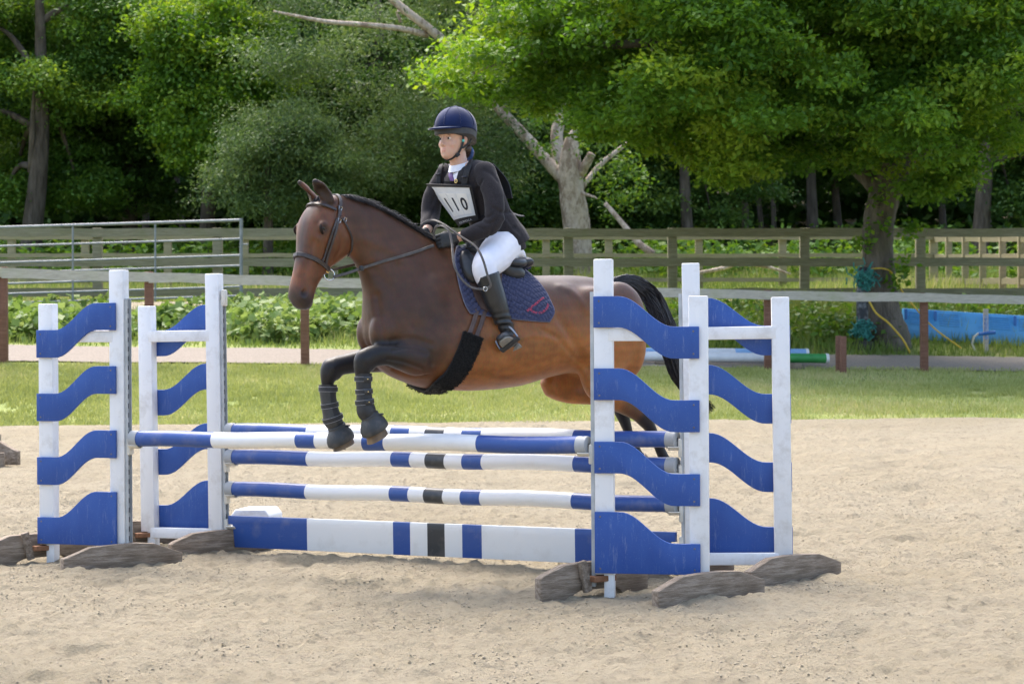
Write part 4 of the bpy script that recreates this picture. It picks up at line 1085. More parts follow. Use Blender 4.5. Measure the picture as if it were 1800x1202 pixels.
text_on('mark','W',9,slant(651,751,R(-8)),GOLD,bb_,bbv,.002)
# ================================================================== RIDER
def yaw(b): 
    f=Vector((-math.cos(b),-math.sin(b),0)); return f,Vector((-f.y,f.x,0))
SF,SLt=yaw(R(44))                       # chest turned a little towards the camera
CF,CL=yaw(R(48))                        # face
PEL=H(884,428); CHEST=H(822,322); NECKB=H(806,288)
SHN=H(818,306)+SLt*.160; SHF=H(818,306)-SLt*.160
def arm_pts(near):
    if near: return [SHN,H(868,348,.235),H(866,392,.25),H(838,408,.19),H(806,417,.115)]
    return [SHF,H(762,345,-.20),H(757,378,-.20),H(754,394,-.14),H(750,406,-.095)]
def leg_pts(sg): return [H(888,432,.085*sg),H(868,452,.17*sg),H(852,471,.265*sg) ,H(858,495,.285*sg),H(874,535,.290*sg),H(889,574,.285*sg)]
def torso_rows(g):
    """(centre, half front-back, half width, side axis)"""
    def ax(t): a=HA+(R(44)-HA)*t; return yaw(a)
    return [(H(882,446),.115+g,.165+g,0),(H(877,428),.115+g,.168+g,0),(H(869,404),.103+g,.142+g,.2),(H(860,378),.098+g,.125+g,.45),(H(846,350),.103+g,.138+g,.75),(H(830,326),.100+g,.155+g,1),(H(818,306),.082+g,.150+g,1),(H(811,295),.058+g,.085+g,1),(H(806,286),.046+g,.050+g*.6,1)]
def add_torso(m,g,i0=0,i1=None):
    rows=torso_rows(g)[i0:i1]; R_=cr([list(c)+[a,b,t] for c,a,b,t in rows],4); P=[Vector(q[:3]) for q in R_]; rings=[]
    for i,q in enumerate(R_):
        t=(P[min(i+1,len(P)-1)]-P[max(i-1,0)]).normalized(); f,l=yaw(HA+(R(44)-HA)*q[5]); fr=(f-t*f.dot(t)).normalized(); sd_=t.cross(fr).normalized()
        rings.append(sring(P[i],fr*q[3],sd_*q[4],26,0,2.35))
    m.loft(rings)
def add_tube(m,pts,rads,sub=5,n=16):
    R_=cr([list(p)+[r] for p,r in zip(pts,rads)],sub); m.tube([q[:3] for q in R_],[q[3] for q in R_],n)
# --- hands: palm plus five bent fingers, closed round the reins
def hand(m,wrist,palm_c,fdir,pn,s,g=0.0):
    """fdir: wrist->knuckles, pn: palm normal (towards the palm side), s: side of the thumb along x"""
    f=fdir.normalized(); n=(pn-f*pn.dot(f)).normalized(); x=f.cross(n).normalized()*s   # x points to the thumb side
    k0=palm_c+f*.038
    rows=[(wrist-f*.01,.020+g,.026+g),(wrist+f*.015,.020+g,.030+g),(palm_c,.017+g,.040+g),(k0,.014+g,.041+g),(k0+f*.008,.008+g,.036+g)]
    R_=cr([list(p)+[a,b] for p,a,b in rows],4); rings=[sring(Vector(q[:3]),n*q[3],x*q[4],16,0,2.4) for q in R_]; m.loft(rings)
    L=[(.031,.040,.024,.020),(.011,.044,.027,.021),(-.010,.041,.025,.020),(-.030,.033,.020,.018)]
    for off,a,b,c in L:
        p0=k0+x*off-f*.012; p1=k0+x*off+f*.006-n*.004; d1=(f*.62+n*.78).normalized(); p2=p1+d1*a*.8; d2=(-f*.35+n*.75).normalized(); p3=p2+d2*b; d3=(-f*.95-n*.25).normalized(); p4=p3+d3*c
        m.tube([p0,p1,p1.lerp(p2,.5),p2,p2.lerp(p3,.5),p3,p4],[.0085+g,.0095+g,.009+g,.0092+g,.0082+g,.0082+g,.0068+g],10)
    t0=palm_c+x*.026-f*.012; t1=palm_c+x*.040+f*.014+n*.012; t2=t1+(f*.8+n*.45-x*.25).normalized()*.030; t3=t2+(f*.55+n*.3-x*.6).normalized()*.024
    m.tube([t0,t1,t2,t3],[.013+g,.0115+g,.0100+g,.0078+g],10)
def hands(m,g):
    for near in(True,False):
        ap=arm_pts(near); w=ap[-1]; hp=(HAND_N if near else HAND_F); f=(hp-w).normalized()
        pn=(-LEFT*.85-UP*.15) if near else (LEFT*.85-UP*.15)
        # thumbs on top
        n=(pn-f*pn.dot(f)).normalized(); xx=f.cross(n); s=1 if xx.dot(UP)>0 else -1
        hand(m,w+f*.012,w+f*.055,f,pn,s,g)
BM=MB()
add_torso(BM,-.012)
for near in(True,False):
    ap=arm_pts(near); add_tube(BM,ap,[.050,.046,.038,.034,.026])
for sg in(1,-1):
    add_tube(BM,leg_pts(sg)+[H(894,590,.285*sg)],[.082,.075,.054,.052,.046,.034,.034])
hands(BM,-.001)
# neck and head
HC=H(799,243)                                                  # centre of the head
add_tube(BM,[H(810,298),H(806,284),HC-UP*.075-CF*.018],[.058,.050,.050])
def fh(z,f,l=0): return HC+UP*z+CF*f+CL*l
hr=[(-.124,.058,.010,.014),(-.118,.074,-.004,.030),(-.104,.086,-.022,.043),(-.082,.090,-.045,.053),(-.058,.089,-.066,.060),(-.030,.089,-.082,.066),(-.004,.088,-.092,.069),(.022,.089,-.098,.072),(.055,.090,-.102,.074),(.085,.078,-.095,.068),(.108,.050,-.070,.050),(.120,.012,-.03,.015)]
rings=[]
for q in cr(hr,3):
    z,a,b,w=q; rings.append(sring(fh(z,(a+b)/2),CF*((a-b)/2),CL*w,26,.0,2.35))
BM.loft(rings)
blob(BM,fh(-.041,.096),.012,.010,.012,(CF,CL,UP)); BM.tube([fh(-.002,.087),fh(-.022,.096),fh(-.041,.106)],[.007,.0085,.0098],10)   # nose
for s in(1,-1):
    blob(BM,fh(-.045,.094,s*.011),.009,.007,.007,(CF,CL,UP)); blob(BM,fh(-.038,.058,s*.038),.024,.022,.026,(CF,CL,UP)); blob(BM,fh(.012,.080,s*.030),.008,.022,.006,(CF,CL,UP))
    blob(BM,fh(-.012,-.008,s*.073),.020,.008,.030,(CF,CL,UP),10)
blob(BM,fh(-.067,.088),.0075,.019,.0048,(CF,CL,UP)); blob(BM,fh(-.078,.087),.0080,.016,.0052,(CF,CL,UP)); blob(BM,fh(-.102,.074),.016,.020,.014,(CF,CL,UP))
BODY=remesh('person',BM,.0048,3,.5)
v=coords(BODY); nrm=normals(BODY)
def rel(v,p): return v-np.array(p)
for s in(1,-1):                                                # eye sockets, nostrils, mouth line
    r_=rel(v,fh(-.006,.086,s*.031)); e=(r_@np.array(CF)/.02)**2+(r_@np.array(CL)/.016)**2+(r_@np.array(UP)/.008)**2; v=v-np.array(CF)[None]*(.008*np.exp(-e))[:,None]
mline=[fh(-.0725,.095,-.020),fh(-.0715,.100,0),fh(-.0725,.095,.020)]; v=v-nrm*(.0045*np.exp(-(segdist(v,mline)/.0035)**2))[:,None]
setco(BODY,v); nrm=normals(BODY)
skin=np.array([.60,.36,.255]); c=np.tile(skin,(len(v),1))
def tint(c,d,r,col,amt): k=np.exp(-(d/r)**2)*amt; return c*(1-k)[:,None]+np.array(col)[None]*k[:,None]
for s in(1,-1):
    c=tint(c,np.linalg.norm(rel(v,fh(-.044,.078,s*.038)),axis=1),.026,(.66,.345,.26),.35)
    c=tint(c,segdist(v,[fh(.008,.092,s*.014),fh(.012,.090,s*.030),fh(.007,.080,s*.046)]),.0038,(.09,.05,.03),.75)       # brows
    c=tint(c,segdist(v,[fh(-.001,.085,s*.020),fh(.0005,.086,s*.031),fh(-.002,.078,s*.042)]),.003,(.03,.018,.012),.9)      # lashes
    c=tint(c,np.linalg.norm(rel(v,fh(-.050,.102,s*.008)),axis=1),.0042,(.16,.06,.04),.8)
    c=tint(c,np.linalg.norm(rel(v,fh(-.012,-.006,s*.078)),axis=1),.020,(.55,.20,.14),.5)
c=tint(c,segdist(v,[fh(-.066,.095,-.016),fh(-.066,.098,0),fh(-.066,.095,.016)]),.005,(.48,.145,.125),.85)
c=tint(c,segdist(v,[fh(-.079,.094,-.013),fh(-.079,.097,0),fh(-.079,.094,.013)]),.005,(.50,.16,.14),.85)
c=tint(c,segdist(v,mline),.0032,(.09,.03,.025),.9)
# scalp hair colour under the helmet's back and nape
hairm=sstep((v-np.array(HC))@np.array(CF),-.012,-.035)*sstep((v-np.array(HC))@UP,-.085,-.06); hairm*=1-np.exp(-(np.minimum(np.linalg.norm(rel(v,fh(-.012,-.006,.075)),axis=1),np.linalg.norm(rel(v,fh(-.012,-.006,-.075)),axis=1))/.024)**4)
c=c*(1-hairm)[:,None]+np.array([.050,.026,.015])[None]*hairm[:,None]
set_col(BODY,c,'skin')
def skin_mat():
    m,t,b=nodes('skin'); a=N(t,'Attribute',attribute_name='skin'); n=tex(t,60,4); cc=mixc(t,.12,a.outputs['Color'],mixc(t,1,a.outputs['Color'],n.outputs['Color'],'OVERLAY')); t.links.new(cc,b.inputs['Base Color'])
    b.inputs['Roughness'].default_value=.5; b.inputs['Subsurface Weight'].default_value=.18; b.inputs['Subsurface Radius'].default_value=(.012,.005,.003); b.inputs['Subsurface Scale'].default_value=.6; return m
BODY.materials.append(skin_mat())
person=empty('person',tuple(PEL-UP*.1),'rider in dark jacket, navy helmet and white breeches crouched over the saddle','person')
skin_obj('body',BODY,person)
EYW=pm('eye_white',(.62,.58,.55),rough=.25); IRIS=pm('iris',(.03,.022,.018),rough=.2)
for s in(1,-1):
    m=MB(); blob(m,fh(-.0075,.0735,s*.030),.0112,.0118,.0080,(CF,CL,UP),12); e=m.build('eye',EYW,person,True)
    m=MB(); blob(m,fh(-.0080,.0828,s*.0305),.0030,.0068,.0066,(CF,CL,UP),10); m.build('iris',IRIS,e,True)
# --- hair bun in a blue net
HAIRB=pm('brown_hair',(.030,.016,.010),(.075,.040,.022),60,.5); NET=pm('blue_net',(.035,.075,.20),(.05,.10,.26),40,.7)
bunc=H(827,268)-LEFT*.0; bunc=HC-CF*.112-UP*.078+CL*.0
m=MB(); blob(m,bunc,.034,.040,.036,(CF,CL,UP)); blob(m,bunc+CF*.03+UP*.02,.04,.045,.035,(CF,CL,UP)); m.build('hair_bun',HAIRB,person,True)
ring_=[bunc+CF*.008+(CL*math.cos(TWO*k/20)+UP*math.sin(TWO*k/20))*.037 for k in range(21)]; MB().tube(ring_,.011,8).build('hair_band',NET,person,60)
# --- helmet
VELVET=pm('navy_velvet',(.0045,.011,.048),(.008,.019,.075),9,.75,.15,300,spec=.15,sheen=.35); HGREY=pm('helmet_shell',(.030,.031,.034),(.045,.046,.049),20,.6,.15,140)
hel=HC+UP*.058-CF*.008
def dome(m,c,a,b,h,z0,z1,n=30,rows=12,back=0.0):
    rings=[]
    for i in range(rows+1):
        z=z0+(z1-z0)*i/rows; r=math.sqrt(max(0,1-max(0,z)**2)) if z>0 else 1-.06*z*z
        ring=[]
        for k in range(n):
            t=TWO*k/n; ct,st=math.cos(t),math.sin(t); drop=-back*max(0,-ct)**1.5*(1-min(1,max(0,(z-z0)/.5)))
            ring.append(c+CF*(a*r*ct)+CL*(b*r*st)+UP*(h*z+drop))
        rings.append(ring)
    m.loft(rings)
m=MB(); dome(m,hel,.134,.111,.120,-.06,.995,34,16,.035); helmet=m.build('helmet',VELVET,person,True)
tag(helmet,'navy velvet riding helmet with black band')
m=MB(); dome(m,hel-UP*.006,.130,.108,.118,-.31,.02,34,8,.050); m.build('band',HGREY,helmet,True)
# button on top and six seams
m=MB(); blob(m,hel+UP*.1205,.010,.010,.005,(CF,CL,UP),8); m.build('button',VELVET,helmet,True)
for k in range(4):
    t=math.pi*k/4+.3; MB().tube([hel+CF*(.1352*math.sin(a)*math.cos(t))+CL*(.1122*math.sin(a)*math.sin(t))+UP*(.1211*math.cos(a)) for a in np.linspace(-1.5,1.5,21)],.0016,5).build('seam',VELVET,helmet,60)
# peak
V=[];Fp=[];K=14
for top in(1,0):
    for i in range(3):
        for k in range(K+1):
            t=-1.15+2.3*k/K; ext=(0,.55,1.0)[i]*.060*(math.cos(t*1.25)**.7 if math.cos(t*1.25)>0 else 0)
            V.append(hel+CF*((.128+ext)*math.cos(t))+CL*((.106+ext*.35)*math.sin(t))+UP*(-.006-.012*(ext/.06)**1.5*1.0+(.004 if top else -.004)))
n_=3*(K+1)
for i in range(2):
    for k in range(K):
        a=i*(K+1)+k; Fp.append((a,a+1,a+K+2,a+K+1)); b=a+n_; Fp.append((b,b+K+1,b+K+2,b+1))
for k in range(K): a=2*(K+1)+k; Fp.append((a,a+1,a+1+n_,a+n_))
mk('peak',V,Fp,VELVET,helmet,40)
# harness
WEB=pm('black_webbing',(.014,.014,.015),(.022,.022,.024),80,.7,.3,300)
for s in(1,-1):
    P=[fh(.045,.018,s*.085),fh(.01,.014,s*.080),fh(-.03,.012,s*.074),fh(-.065,.020,s*.066),fh(-.092,.030,s*.052),fh(-.112,.045,s*.034),fh(-.124,.056,s*.012),fh(-.127,.060,0)]
    P=[Vector(q) for q in cr([tuple(p) for p in P],4)]; MB().strap(P,[CL*s-UP*.15]*24+[CL*s*.4-UP]*(len(P)-24),.015,.005).build('chin_strap',WEB,helmet,28)
    MB().box(fh(-.02,.012,s*.079),(.016,.008,.014),Matrix((CF,CL,UP)).transposed(),.002).build('clip',pm('teal_clip',(.06,.48,.42),rough=.5),helmet,40)
    P=[fh(.03,-.075,s*.066),fh(-.02,-.045,s*.078),fh(-.062,.010,s*.070)]; P=[Vector(q) for q in cr([tuple(p) for p in P],4)]; MB().strap(P,[CL*s]*len(P),.012,.004).build('nape_strap',WEB,helmet,28)
m=MB().box(fh(-.098,.034,.056),(.030,.010,.022),frame(CF-UP*.6),.003); m.build('buckle',WEB,helmet,40)
# --- jacket
JM=MB(); add_torso(JM,.012,0,8)
# skirt of the jacket flaring over the hips
rows=[(H(864,386),.112,.148,.3),(H(873,406),.124,.172,.1),(H(881,422),.135,.188,0),(H(886,434),.138,.192,0)]
R_=cr([list(c_)+[a,b,t] for c_,a,b,t in rows],4); P=[Vector(q[:3]) for q in R_]; rings=[]
for i,q in enumerate(R_):
    t=(P[min(i+1,len(P)-1)]-P[max(i-1,0)]).normalized(); f,l=yaw(HA+(R(44)-HA)*q[5]); fr=(f-t*f.dot(t)).normalized(); sd_=t.cross(fr).normalized(); rings.append(sring(P[i],fr*q[3],sd_*q[4],26,0,2.3))
JM.loft(rings)
for near in(True,False):
    ap=arm_pts(near); e=ap[-1]-(HAND_N if near else HAND_F); e.normalize(); ap=ap[:-1]+[ap[-1]+e*.026]
    add_tube(JM,ap,[.064,.058,.055,.048,.039])
    blob(JM,ap[0]+UP*.002,.064,.064,.060)
# collar roll round the neck
JK=remesh('jacket',JM,.0062,5,.5)
v=coords(JK); nn=normals(JK); disp=np.zeros(len(v))
JBV=bvh_of(JK)
def jhit(pts,n=5):
    o=[]
    for q in cr(pts,n):
        h_=hit(JBV,q[0],q[1])
        if h_: o.append(h_[0])
    return o
for pts,r_,a in(([(842,378),(858,382),(872,372)],.008,-.006),([(846,388),(860,393),(874,386)],.008,-.006),([(838,398),(852,404)],.008,-.004),([(880,372),(866,400),(858,424)],.010,-.006),([(905,400),(880,416),(850,420)],.012,-.006),([(868,366),(884,374),(897,372)],.010,-.007),([(847,318),(838,340),(838,362),(842,380)],.009,-.008),([(768,340),(760,356)],.010,-.006),([(764,368),(756,384)],.009,-.006),([(862,330),(870,352)],.012,-.004),([(776,305),(790,312)],.01,-.004),([(885,385),(900,405),(910,415)],.012,.006),([(852,300),(864,306),(874,318)],.012,-.005)):
    S=jhit(pts)
    if len(S)>1: disp+=a*np.exp(-(segdist(v,S)/r_)**2)
disp+=.004*(n3(v,16,7)-.5)+.003*(n3(v,35,8)-.5)
setco(JK,v+nn*disp[:,None]); JBV=bvh_of(JK)
JACK=pm('jacket_wool',(.022,.0195,.0215),(.034,.030,.033),180,.9,.25,350,spec=.2,sheen=.12)
JK.materials.append(JACK); jacket=skin_obj('jacket',JK,person); tag(jacket,'dark charcoal show jacket')
# --- breeches
QM=MB(); 
for (c_,a,b,t) in torso_rows(.006)[:3]: pass
rw=[(H(888,452),.10,.13),(H(886,440),.125,.168),(H(880,424),.120,.168),(H(872,406),.106,.146)]
rings=[]; P=[q[0] for q in rw]
for q in cr([list(a)+[b,c_] for a,b,c_ in rw],4):
    rings.append(sring(Vector(q[:3]),(FWD*.85+UP*.5).normalized()*q[3],LEFT*q[4],26,0,2.3))
QM.loft(rings)
for sg in(1,-1):
    lp_=leg_pts(sg); add_tube(QM,[H(886,432,.09*sg),lp_[1],lp_[2],lp_[3],H(864,510,.287*sg)],[.108,.098,.074,.062,.05])
BR=remesh('breeches',QM,.0065,8,.5); v=coords(BR); nn=normals(BR)
setco(BR,v+nn*(.004*(n3(v,12,5)-.5)+.002*(n3(v,40,6)-.5))[:,None])
BRM=pm('white_breeches',(.72,.72,.78),(.78,.78,.82),14,.8,.15,250,spec=.25); BR.materials.append(BRM); tag(skin_obj('breeches',BR,person),'white riding breeches')
# --- tall boots with feet in the stirrups
TB=pm('boot_leather',(.014,.016,.018),(.026,.029,.032),10,.36,.2,60,spec=.5); SOLE=pm('boot_sole',(.17,.165,.15),(.24,.23,.20),18,.7,.2)
GREYM=pm('stirrup_iron',(.30,.31,.33),rough=.35,metal=.9); TREAD=pm('tread_rubber',(.03,.032,.033),rough=.8)
stirrups=[]
for sg in(1,-1):
    m=MB(); lp_=leg_pts(sg)
    foot=(FWD*.72+LEFT*sg*.62+UP*.20).normalized(); sideF=(UP.cross(foot)).normalized(); sole_n=(-UP*.72+LEFT*sg*.62-FWD*.2); sole_n=(sole_n-foot*sole_n.dot(foot)).normalized(); lat=foot.cross(sole_n).normalized()
    ank=lp_[5]; 
    add_tube(m,[H(856,483,.283*sg),H(862,502,.288*sg),H(872,530,.292*sg),H(882,556,.290*sg),H(889,574,.287*sg),H(895,589,.285*sg)],[.071,.066,.061,.050,.043,.043],5,20)
    base=H(897,600,.285*sg)
    rows=[(-.075,.026,.026),(-.05,.040,.032),(-.01,.044,.034),(.04,.036,.036),(.09,.028,.040),(.13,.024,.038),(.165,.018,.028),(.18,.008,.012)]
    rings=[]
    for t,h_,w_ in cr(rows,3): rings.append(sring(base+foot*t-sole_n*(h_-.030),sole_n*h_,lat*w_,20,0,2.6))
    m.loft(rings)
    bm_=remesh('boot',m,.0055,4,.5); v=coords(bm_); nn=normals(bm_); za=np.array(H(884,566,.287*sg)); k=np.exp(-((v-za)@np.array(UP)/.045)**2); setco(bm_,v+nn*(k*.005*np.sin((v@np.array(UP))*170+2*np.sin(v@np.array(FWD)*25)))[:,None])
    bm_.materials.append(TB); smooth(bm_); b_=skin_obj('boot',bm_,person)
    top=[H(856,484,.283*sg)+(FWD*math.cos(TWO*k/24)+LEFT*math.sin(TWO*k/24))*.0715+UP*(.012*math.cos(TWO*k/24+2.6)) for k in range(25)]
    # sole and heel
    ol=[(-.078,-.020),(-.078,.020),(-.05,.031),(-.02,.028)]; hl_=[(-.080,0)]
    def so(pts,th,name): 
        prism(pts,base+sole_n*.026,foot,lat,sole_n,th,.003).build(name,SOLE,b_,40)
    so([(.005,-.030),(.005,.030),(.05,.036),(.10,.040),(.14,.034),(.168,.018),(.172,0),(.168,-.018),(.14,-.034),(.10,-.040),(.05,-.036)],.010,'sole')
    so([(-.080,-.016),(-.080,.016),(-.06,.028),(-.022,.029),(-.022,-.029),(-.06,-.028)],.022,'heel')
    # stirrup: a thing hung from the saddle by its leather
    st=empty('stirrup',tuple(base),'%s stirrup iron with black tread under the rider\'s %s boot'%('grey','near' if sg==1 else 'far'),'stirrup','stirrups of the saddle')
    c0=base+foot*.062+sole_n*.030; up_=-sole_n; arc_=[]
    for k in range(21):
        a=math.pi*k/20; arc_.append(c0+lat*(.060*math.cos(a))+up_*(.135*math.sin(a)**.8 if math.sin(a)>0 else 0))
    MB().tube(arc_,.0062,8).build('iron_arch',GREYM,st,60)
    MB().box(c0+sole_n*.008,(.048,.124,.016),Matrix((foot,lat,sole_n)).transposed() if Matrix((foot,lat,sole_n)).determinant()>0 else Matrix((foot,-lat,sole_n)).transposed(),.004).build('tread',TREAD,st,40)
    tp=c0+up_*.135; P=[H(858,470,.24*sg),H(860,505,.235*sg),H(864,535,.25*sg),tp]; P=[Vector(q) for q in cr([tuple(p) for p in P],5)]; MB().strap(P,[LEFT*sg]*len(P),.026,.005).build('stirrup_leather',BLEATH,st,28)
# --- gloves (five separate fingers each, closed round the reins)
GLV=pm('black_glove',(.017,.019,.021),(.030,.033,.036),40,.6,.3,140)
for near in(True,False):
    m=MB(); ap=arm_pts(near); w=ap[-1]; hp=(HAND_N if near else HAND_F); f=(hp-w).normalized(); pn=(-LEFT*.85-UP*.15) if near else(LEFT*.85-UP*.15); n=(pn-f*pn.dot(f)).normalized(); s=1 if f.cross(n).dot(UP)>0 else -1
    hand(m,w+f*.012,w+f*.055,f,pn,s,.0025); gm=remesh('glove',m,.0032,2,.4); gm.materials.append(GLV); smooth(gm); skin_obj('glove',gm,person)
# --- shirt collar, tie, lapels
def patch(name,quad,off,th,mat,parent,nu=8,nv=8,bv=None,mode=0):
    """small cloth patch: quad of pixels (tl,tr,br,bl) laid on the jacket"""
    tl,tr,br,bl=[np.array(q,float) for q in quad]; G=[]
    for j in range(nv+1):
        row=[]
        for i in range(nu+1):
            u,w=i/nu,j/nv; p=(tl*(1-u)+tr*u)*(1-w)+(bl*(1-u)+br*u)*w; h_=hit(bv or JBV,*p); row.append(h_)
        G.append(row)
    ok=[h_ for r_ in G for h_ in r_ if h_]
    if not ok: return None
    V=[];Fc=[]
    for lay in(1,0):
        for j in range(nv+1):
            for i in range(nu+1):
                h_=G[j][i]
                if h_ is None:
                    u,w=i/nu,j/nv; p=(tl*(1-u)+tr*u)*(1-w)+(bl*(1-u)+br*u)*w; c_=min(ok,key=lambda q:(q[0]-at(p[0],p[1],q[0].y)).length); h_=(at(p[0],p[1],c_[0].y),c_[1])
                V.append(h_[0]+h_[1]*(off+th*lay))
    n=(nu+1)*(nv+1)
    for j in range(nv):
        for i in range(nu):
            a=j*(nu+1)+i; Fc+=[(a,a+nu+1,a+nu+2,a+1),(n+a,n+a+1,n+a+nu+2,n+a+nu+1)]
    b=[i for i in range(nu+1)]+[j*(nu+1)+nu for j in range(1,nv+1)]+[nv*(nu+1)+i for i in range(nu-1,-1,-1)]+[j*(nu+1) for j in range(nv-1,0,-1)]
    for a,c_ in zip(b,b[1:]+b[:1]): Fc.append((a,c_,c_+n,a+n))
    return mk(name,V,Fc,mat,parent,40)
SHIRT=pm('shirt_white',(.72,.73,.80),(.78,.79,.84),20,.8,.1); TIE=pm('tie_silver',(.26,.27,.31),(.36,.37,.42),60,.5); TIEP=pm('tie_purple',(.085,.028,.16),(.12,.04,.21),50,.5); LAP=pm('lapel',(.011,.011,.013),(.017,.016,.019),150,.9)
nk=[H(808,291)+(SF*math.cos(TWO*k/24)*.062+SLt*math.sin(TWO*k/24)*.060)+UP*(-.020*math.cos(TWO*k/24)) for k in range(25)]
m=MB(); m.loft([[p+UP*.014-(p-H(808,291))*.10 for p in nk],[p+UP*.000 for p in nk],[p-UP*.022+(p-H(808,291))*.05 for p in nk]],cap=False,closed=False); m.build('shirt_collar',SHIRT,person,60)
patch('shirt_front',[(784,291),(812,293),(803,318),(795,318)],.004,.004,SHIRT,person)
patch('tie_knot',[(788,293),(797,294),(797,306),(790,305)],.009,.006,TIE,person,4,4); patch('tie',[(791,305),(797,306),(801,318),(794,318)],.008,.005,TIEP,person,4,6)
patch('lapel',[(781,289),(788,292),(797,320),(783,319)],.006,.004,LAP,person,5,8); patch('lapel',[(812,286),(824,283),(820,319),(803,320)],.006,.004,LAP,person,6,8)
# --- number bib
bib=empty('number_bib',tuple(CHEST),None,None); bib.parent=person; bib.location=Vector(CHEST)-ORG[person.name]; ORG[bib.name]=Vector(CHEST)
BIBW=pm('bib_vinyl',(.74,.76,.78),(.60,.63,.66),9,.3,.1,60,spec=.5); CARD=pm('number_card',(.82,.82,.80),(.76,.76,.74),30,.5); INK=pm('ink',(.012,.014,.026),rough=.7); BLKW=pm('bib_black',(.012,.012,.014),(.020,.020,.023),90,.75,.2,250)
def bib_pt(u,w):
    """u,w in 0..1 over the bib; corners fixed in space in front of the chest"""
    tl,tr,br,bl=BC; p=(tl*(1-u)+tr*u)*(1-w)+(bl*(1-u)+br*u)*w
    return p+SF*(.030*math.sin(math.pi*u)*(1-.4*w))
def jp(px,py,off):
    h_=hit(JBV,px,py); return h_[0]+SF*off if h_ else None
c1=jp(800,345,.012); pl=c1+SF*.012; nbib=(SF*.9-UP*.30).normalized()
BC=[on_plane(753,325,pl+SF*(-.02),nbib),on_plane(826,327,pl+SF*(-.01),nbib),on_plane(837,379,pl-SF*.035,nbib),on_plane(799,388,pl-SF*.03,nbib)]
def sheet(name,u0,u1,w0,w1,off,mat,parent,nu=14,nv=10,th=.003):
    V=[];Fc=[]; n=(nu+1)*(nv+1)
    for lay in(1,0):
        for j in range(nv+1):
            for i in range(nu+1): V.append(bib_pt(u0+(u1-u0)*i/nu,w0+(w1-w0)*j/nv)+nbib*(off+th*lay))
    for j in range(nv):
        for i in range(nu):
            a=j*(nu+1)+i; Fc+=[(a,a+nu+1,a+nu+2,a+1),(n+a,n+a+1,n+a+nu+2,n+a+nu+1)]
    b=[i for i in range(nu+1)]+[j*(nu+1)+nu for j in range(1,nv+1)]+[nv*(nu+1)+i for i in range(nu-1,-1,-1)]+[j*(nu+1) for j in range(nv-1,0,-1)]
    for a,c_ in zip(b,b[1:]+b[:1]): Fc.append((a,c_,c_+n,a+n))
    return mk(name,V,Fc,mat,parent,40)
sheet('backing',-.03,1.03,-.02,1.16,-.004,BLKW,bib); win=sheet('window',.015,.985,.055,.985,.001,BIBW,bib); sheet('top_binding',-.03,1.03,-.03,.05,.002,BLKW,bib,th=.005)
for k,(u0,ch_) in enumerate(((.17,'1'),(.42,'1'),(.67,'0'))):
    sheet('number_card',u0,u0+.23,.24,.90,.0045,CARD,bib,6,6,.0012)
    v_,f_=text_mesh(ch_,1.0,.022); out=[]
    for x,y,_ in v_: out.append(bib_pt(u0+.115+x*.33,.62-y*.55-.02)+nbib*.0075)
    mk('digit',out,f_,INK,bib)
v_,f_=text_mesh('EQUIMOCA',1.0); mk('strip_text',[bib_pt(.5+x*.12,1.10-y*.075)+nbib*.0015 for x,y,_ in v_],f_,pm('white_print',(.6,.6,.6),rough=.7),bib)
def straps(pix,w,bv=None,off=.008,name='shoulder_strap',mat=None):
    P=[];Q=[]
    for q in cr(pix,5):
        h_=hit(bv or JBV,q[0],q[1])
        if h_: P.append(h_[0]+h_[1]*off); Q.append(h_[1])
    for _ in range(3): P=[P[0]]+[(P[i-1]+P[i]*2+P[i+1])/4 for i in range(1,len(P)-1)]+[P[-1]]
    if len(P)>2: return MB().strap(P,Q,w,.005).build(name,mat or BLKW,bib,28)
straps([(777,292),(774,302),(772,314),(771,324)],.030); straps([(829,284),(824,296),(820,310),(817,326)],.038)
for x,y in((772,308),(819,311)):
    h_=hit(JBV,x,y)
    if h_: MB().box(h_[0]+h_[1]*.016,(.036,.012,.010),Matrix((SLt,SF,UP)).transposed(),.003).build('slide_buckle',INK,bib,40)

# back plate of the bib and its loose tail
bp=[(858,288),(868,286),(876,300),(884,328),(886,344),(878,352)]
bk=H(866,290)-SF*.0; 
def back_pt(a,b): # a across, b down the back
    c_=np.array([tuple(p) for p in cr([tuple(H(842,288)),tuple(H(862,318)),tuple(H(870,350))],10)]); q=c_[min(len(c_)-1,int(b*(len(c_)-1)))]; return Vector(q)+SLt*((a-.5)*(.17+.05*b))-SF*(.022+.014*math.sin(b*2.6))
V=[];Fc=[];nu,nv=8,12;n=(nu+1)*(nv+1)
for lay in(1,0):
    for j in range(nv+1):
        for i in range(nu+1): V.append(back_pt(i/nu,j/nv)-SF*(.008*lay))
for j in range(nv):
    for i in range(nu):
        a=j*(nu+1)+i; Fc+=[(a,a+1,a+nu+2,a+nu+1),(n+a,n+a+nu+1,n+a+nu+2,n+a+1)]
b=[i for i in range(nu+1)]+[j*(nu+1)+nu for j in range(1,nv+1)]+[nv*(nu+1)+i for i in range(nu-1,-1,-1)]+[j*(nu+1) for j in range(nv-1,0,-1)]
for a,c_ in zip(b,b[1:]+b[:1]): Fc.append((a,a+n,c_+n,c_))
mk('back_panel',V,Fc,BLKW,bib,40)
h_=hit(JBV,896,378); tl_=[H(890,372),H(900,376),H(912,380),H(921,381)]
MB().strap([p for p in tl_],[UP+LEFT*.4]*4,[.05,.05,.035,.012],.006).build('tail_flap',BLKW,bib,28)
h_=hit(JBV,805,318)
if h_: ring_at(h_[0]+h_[1]*.016,SLt,UP,.010,.003,'badge',BRASS,person)
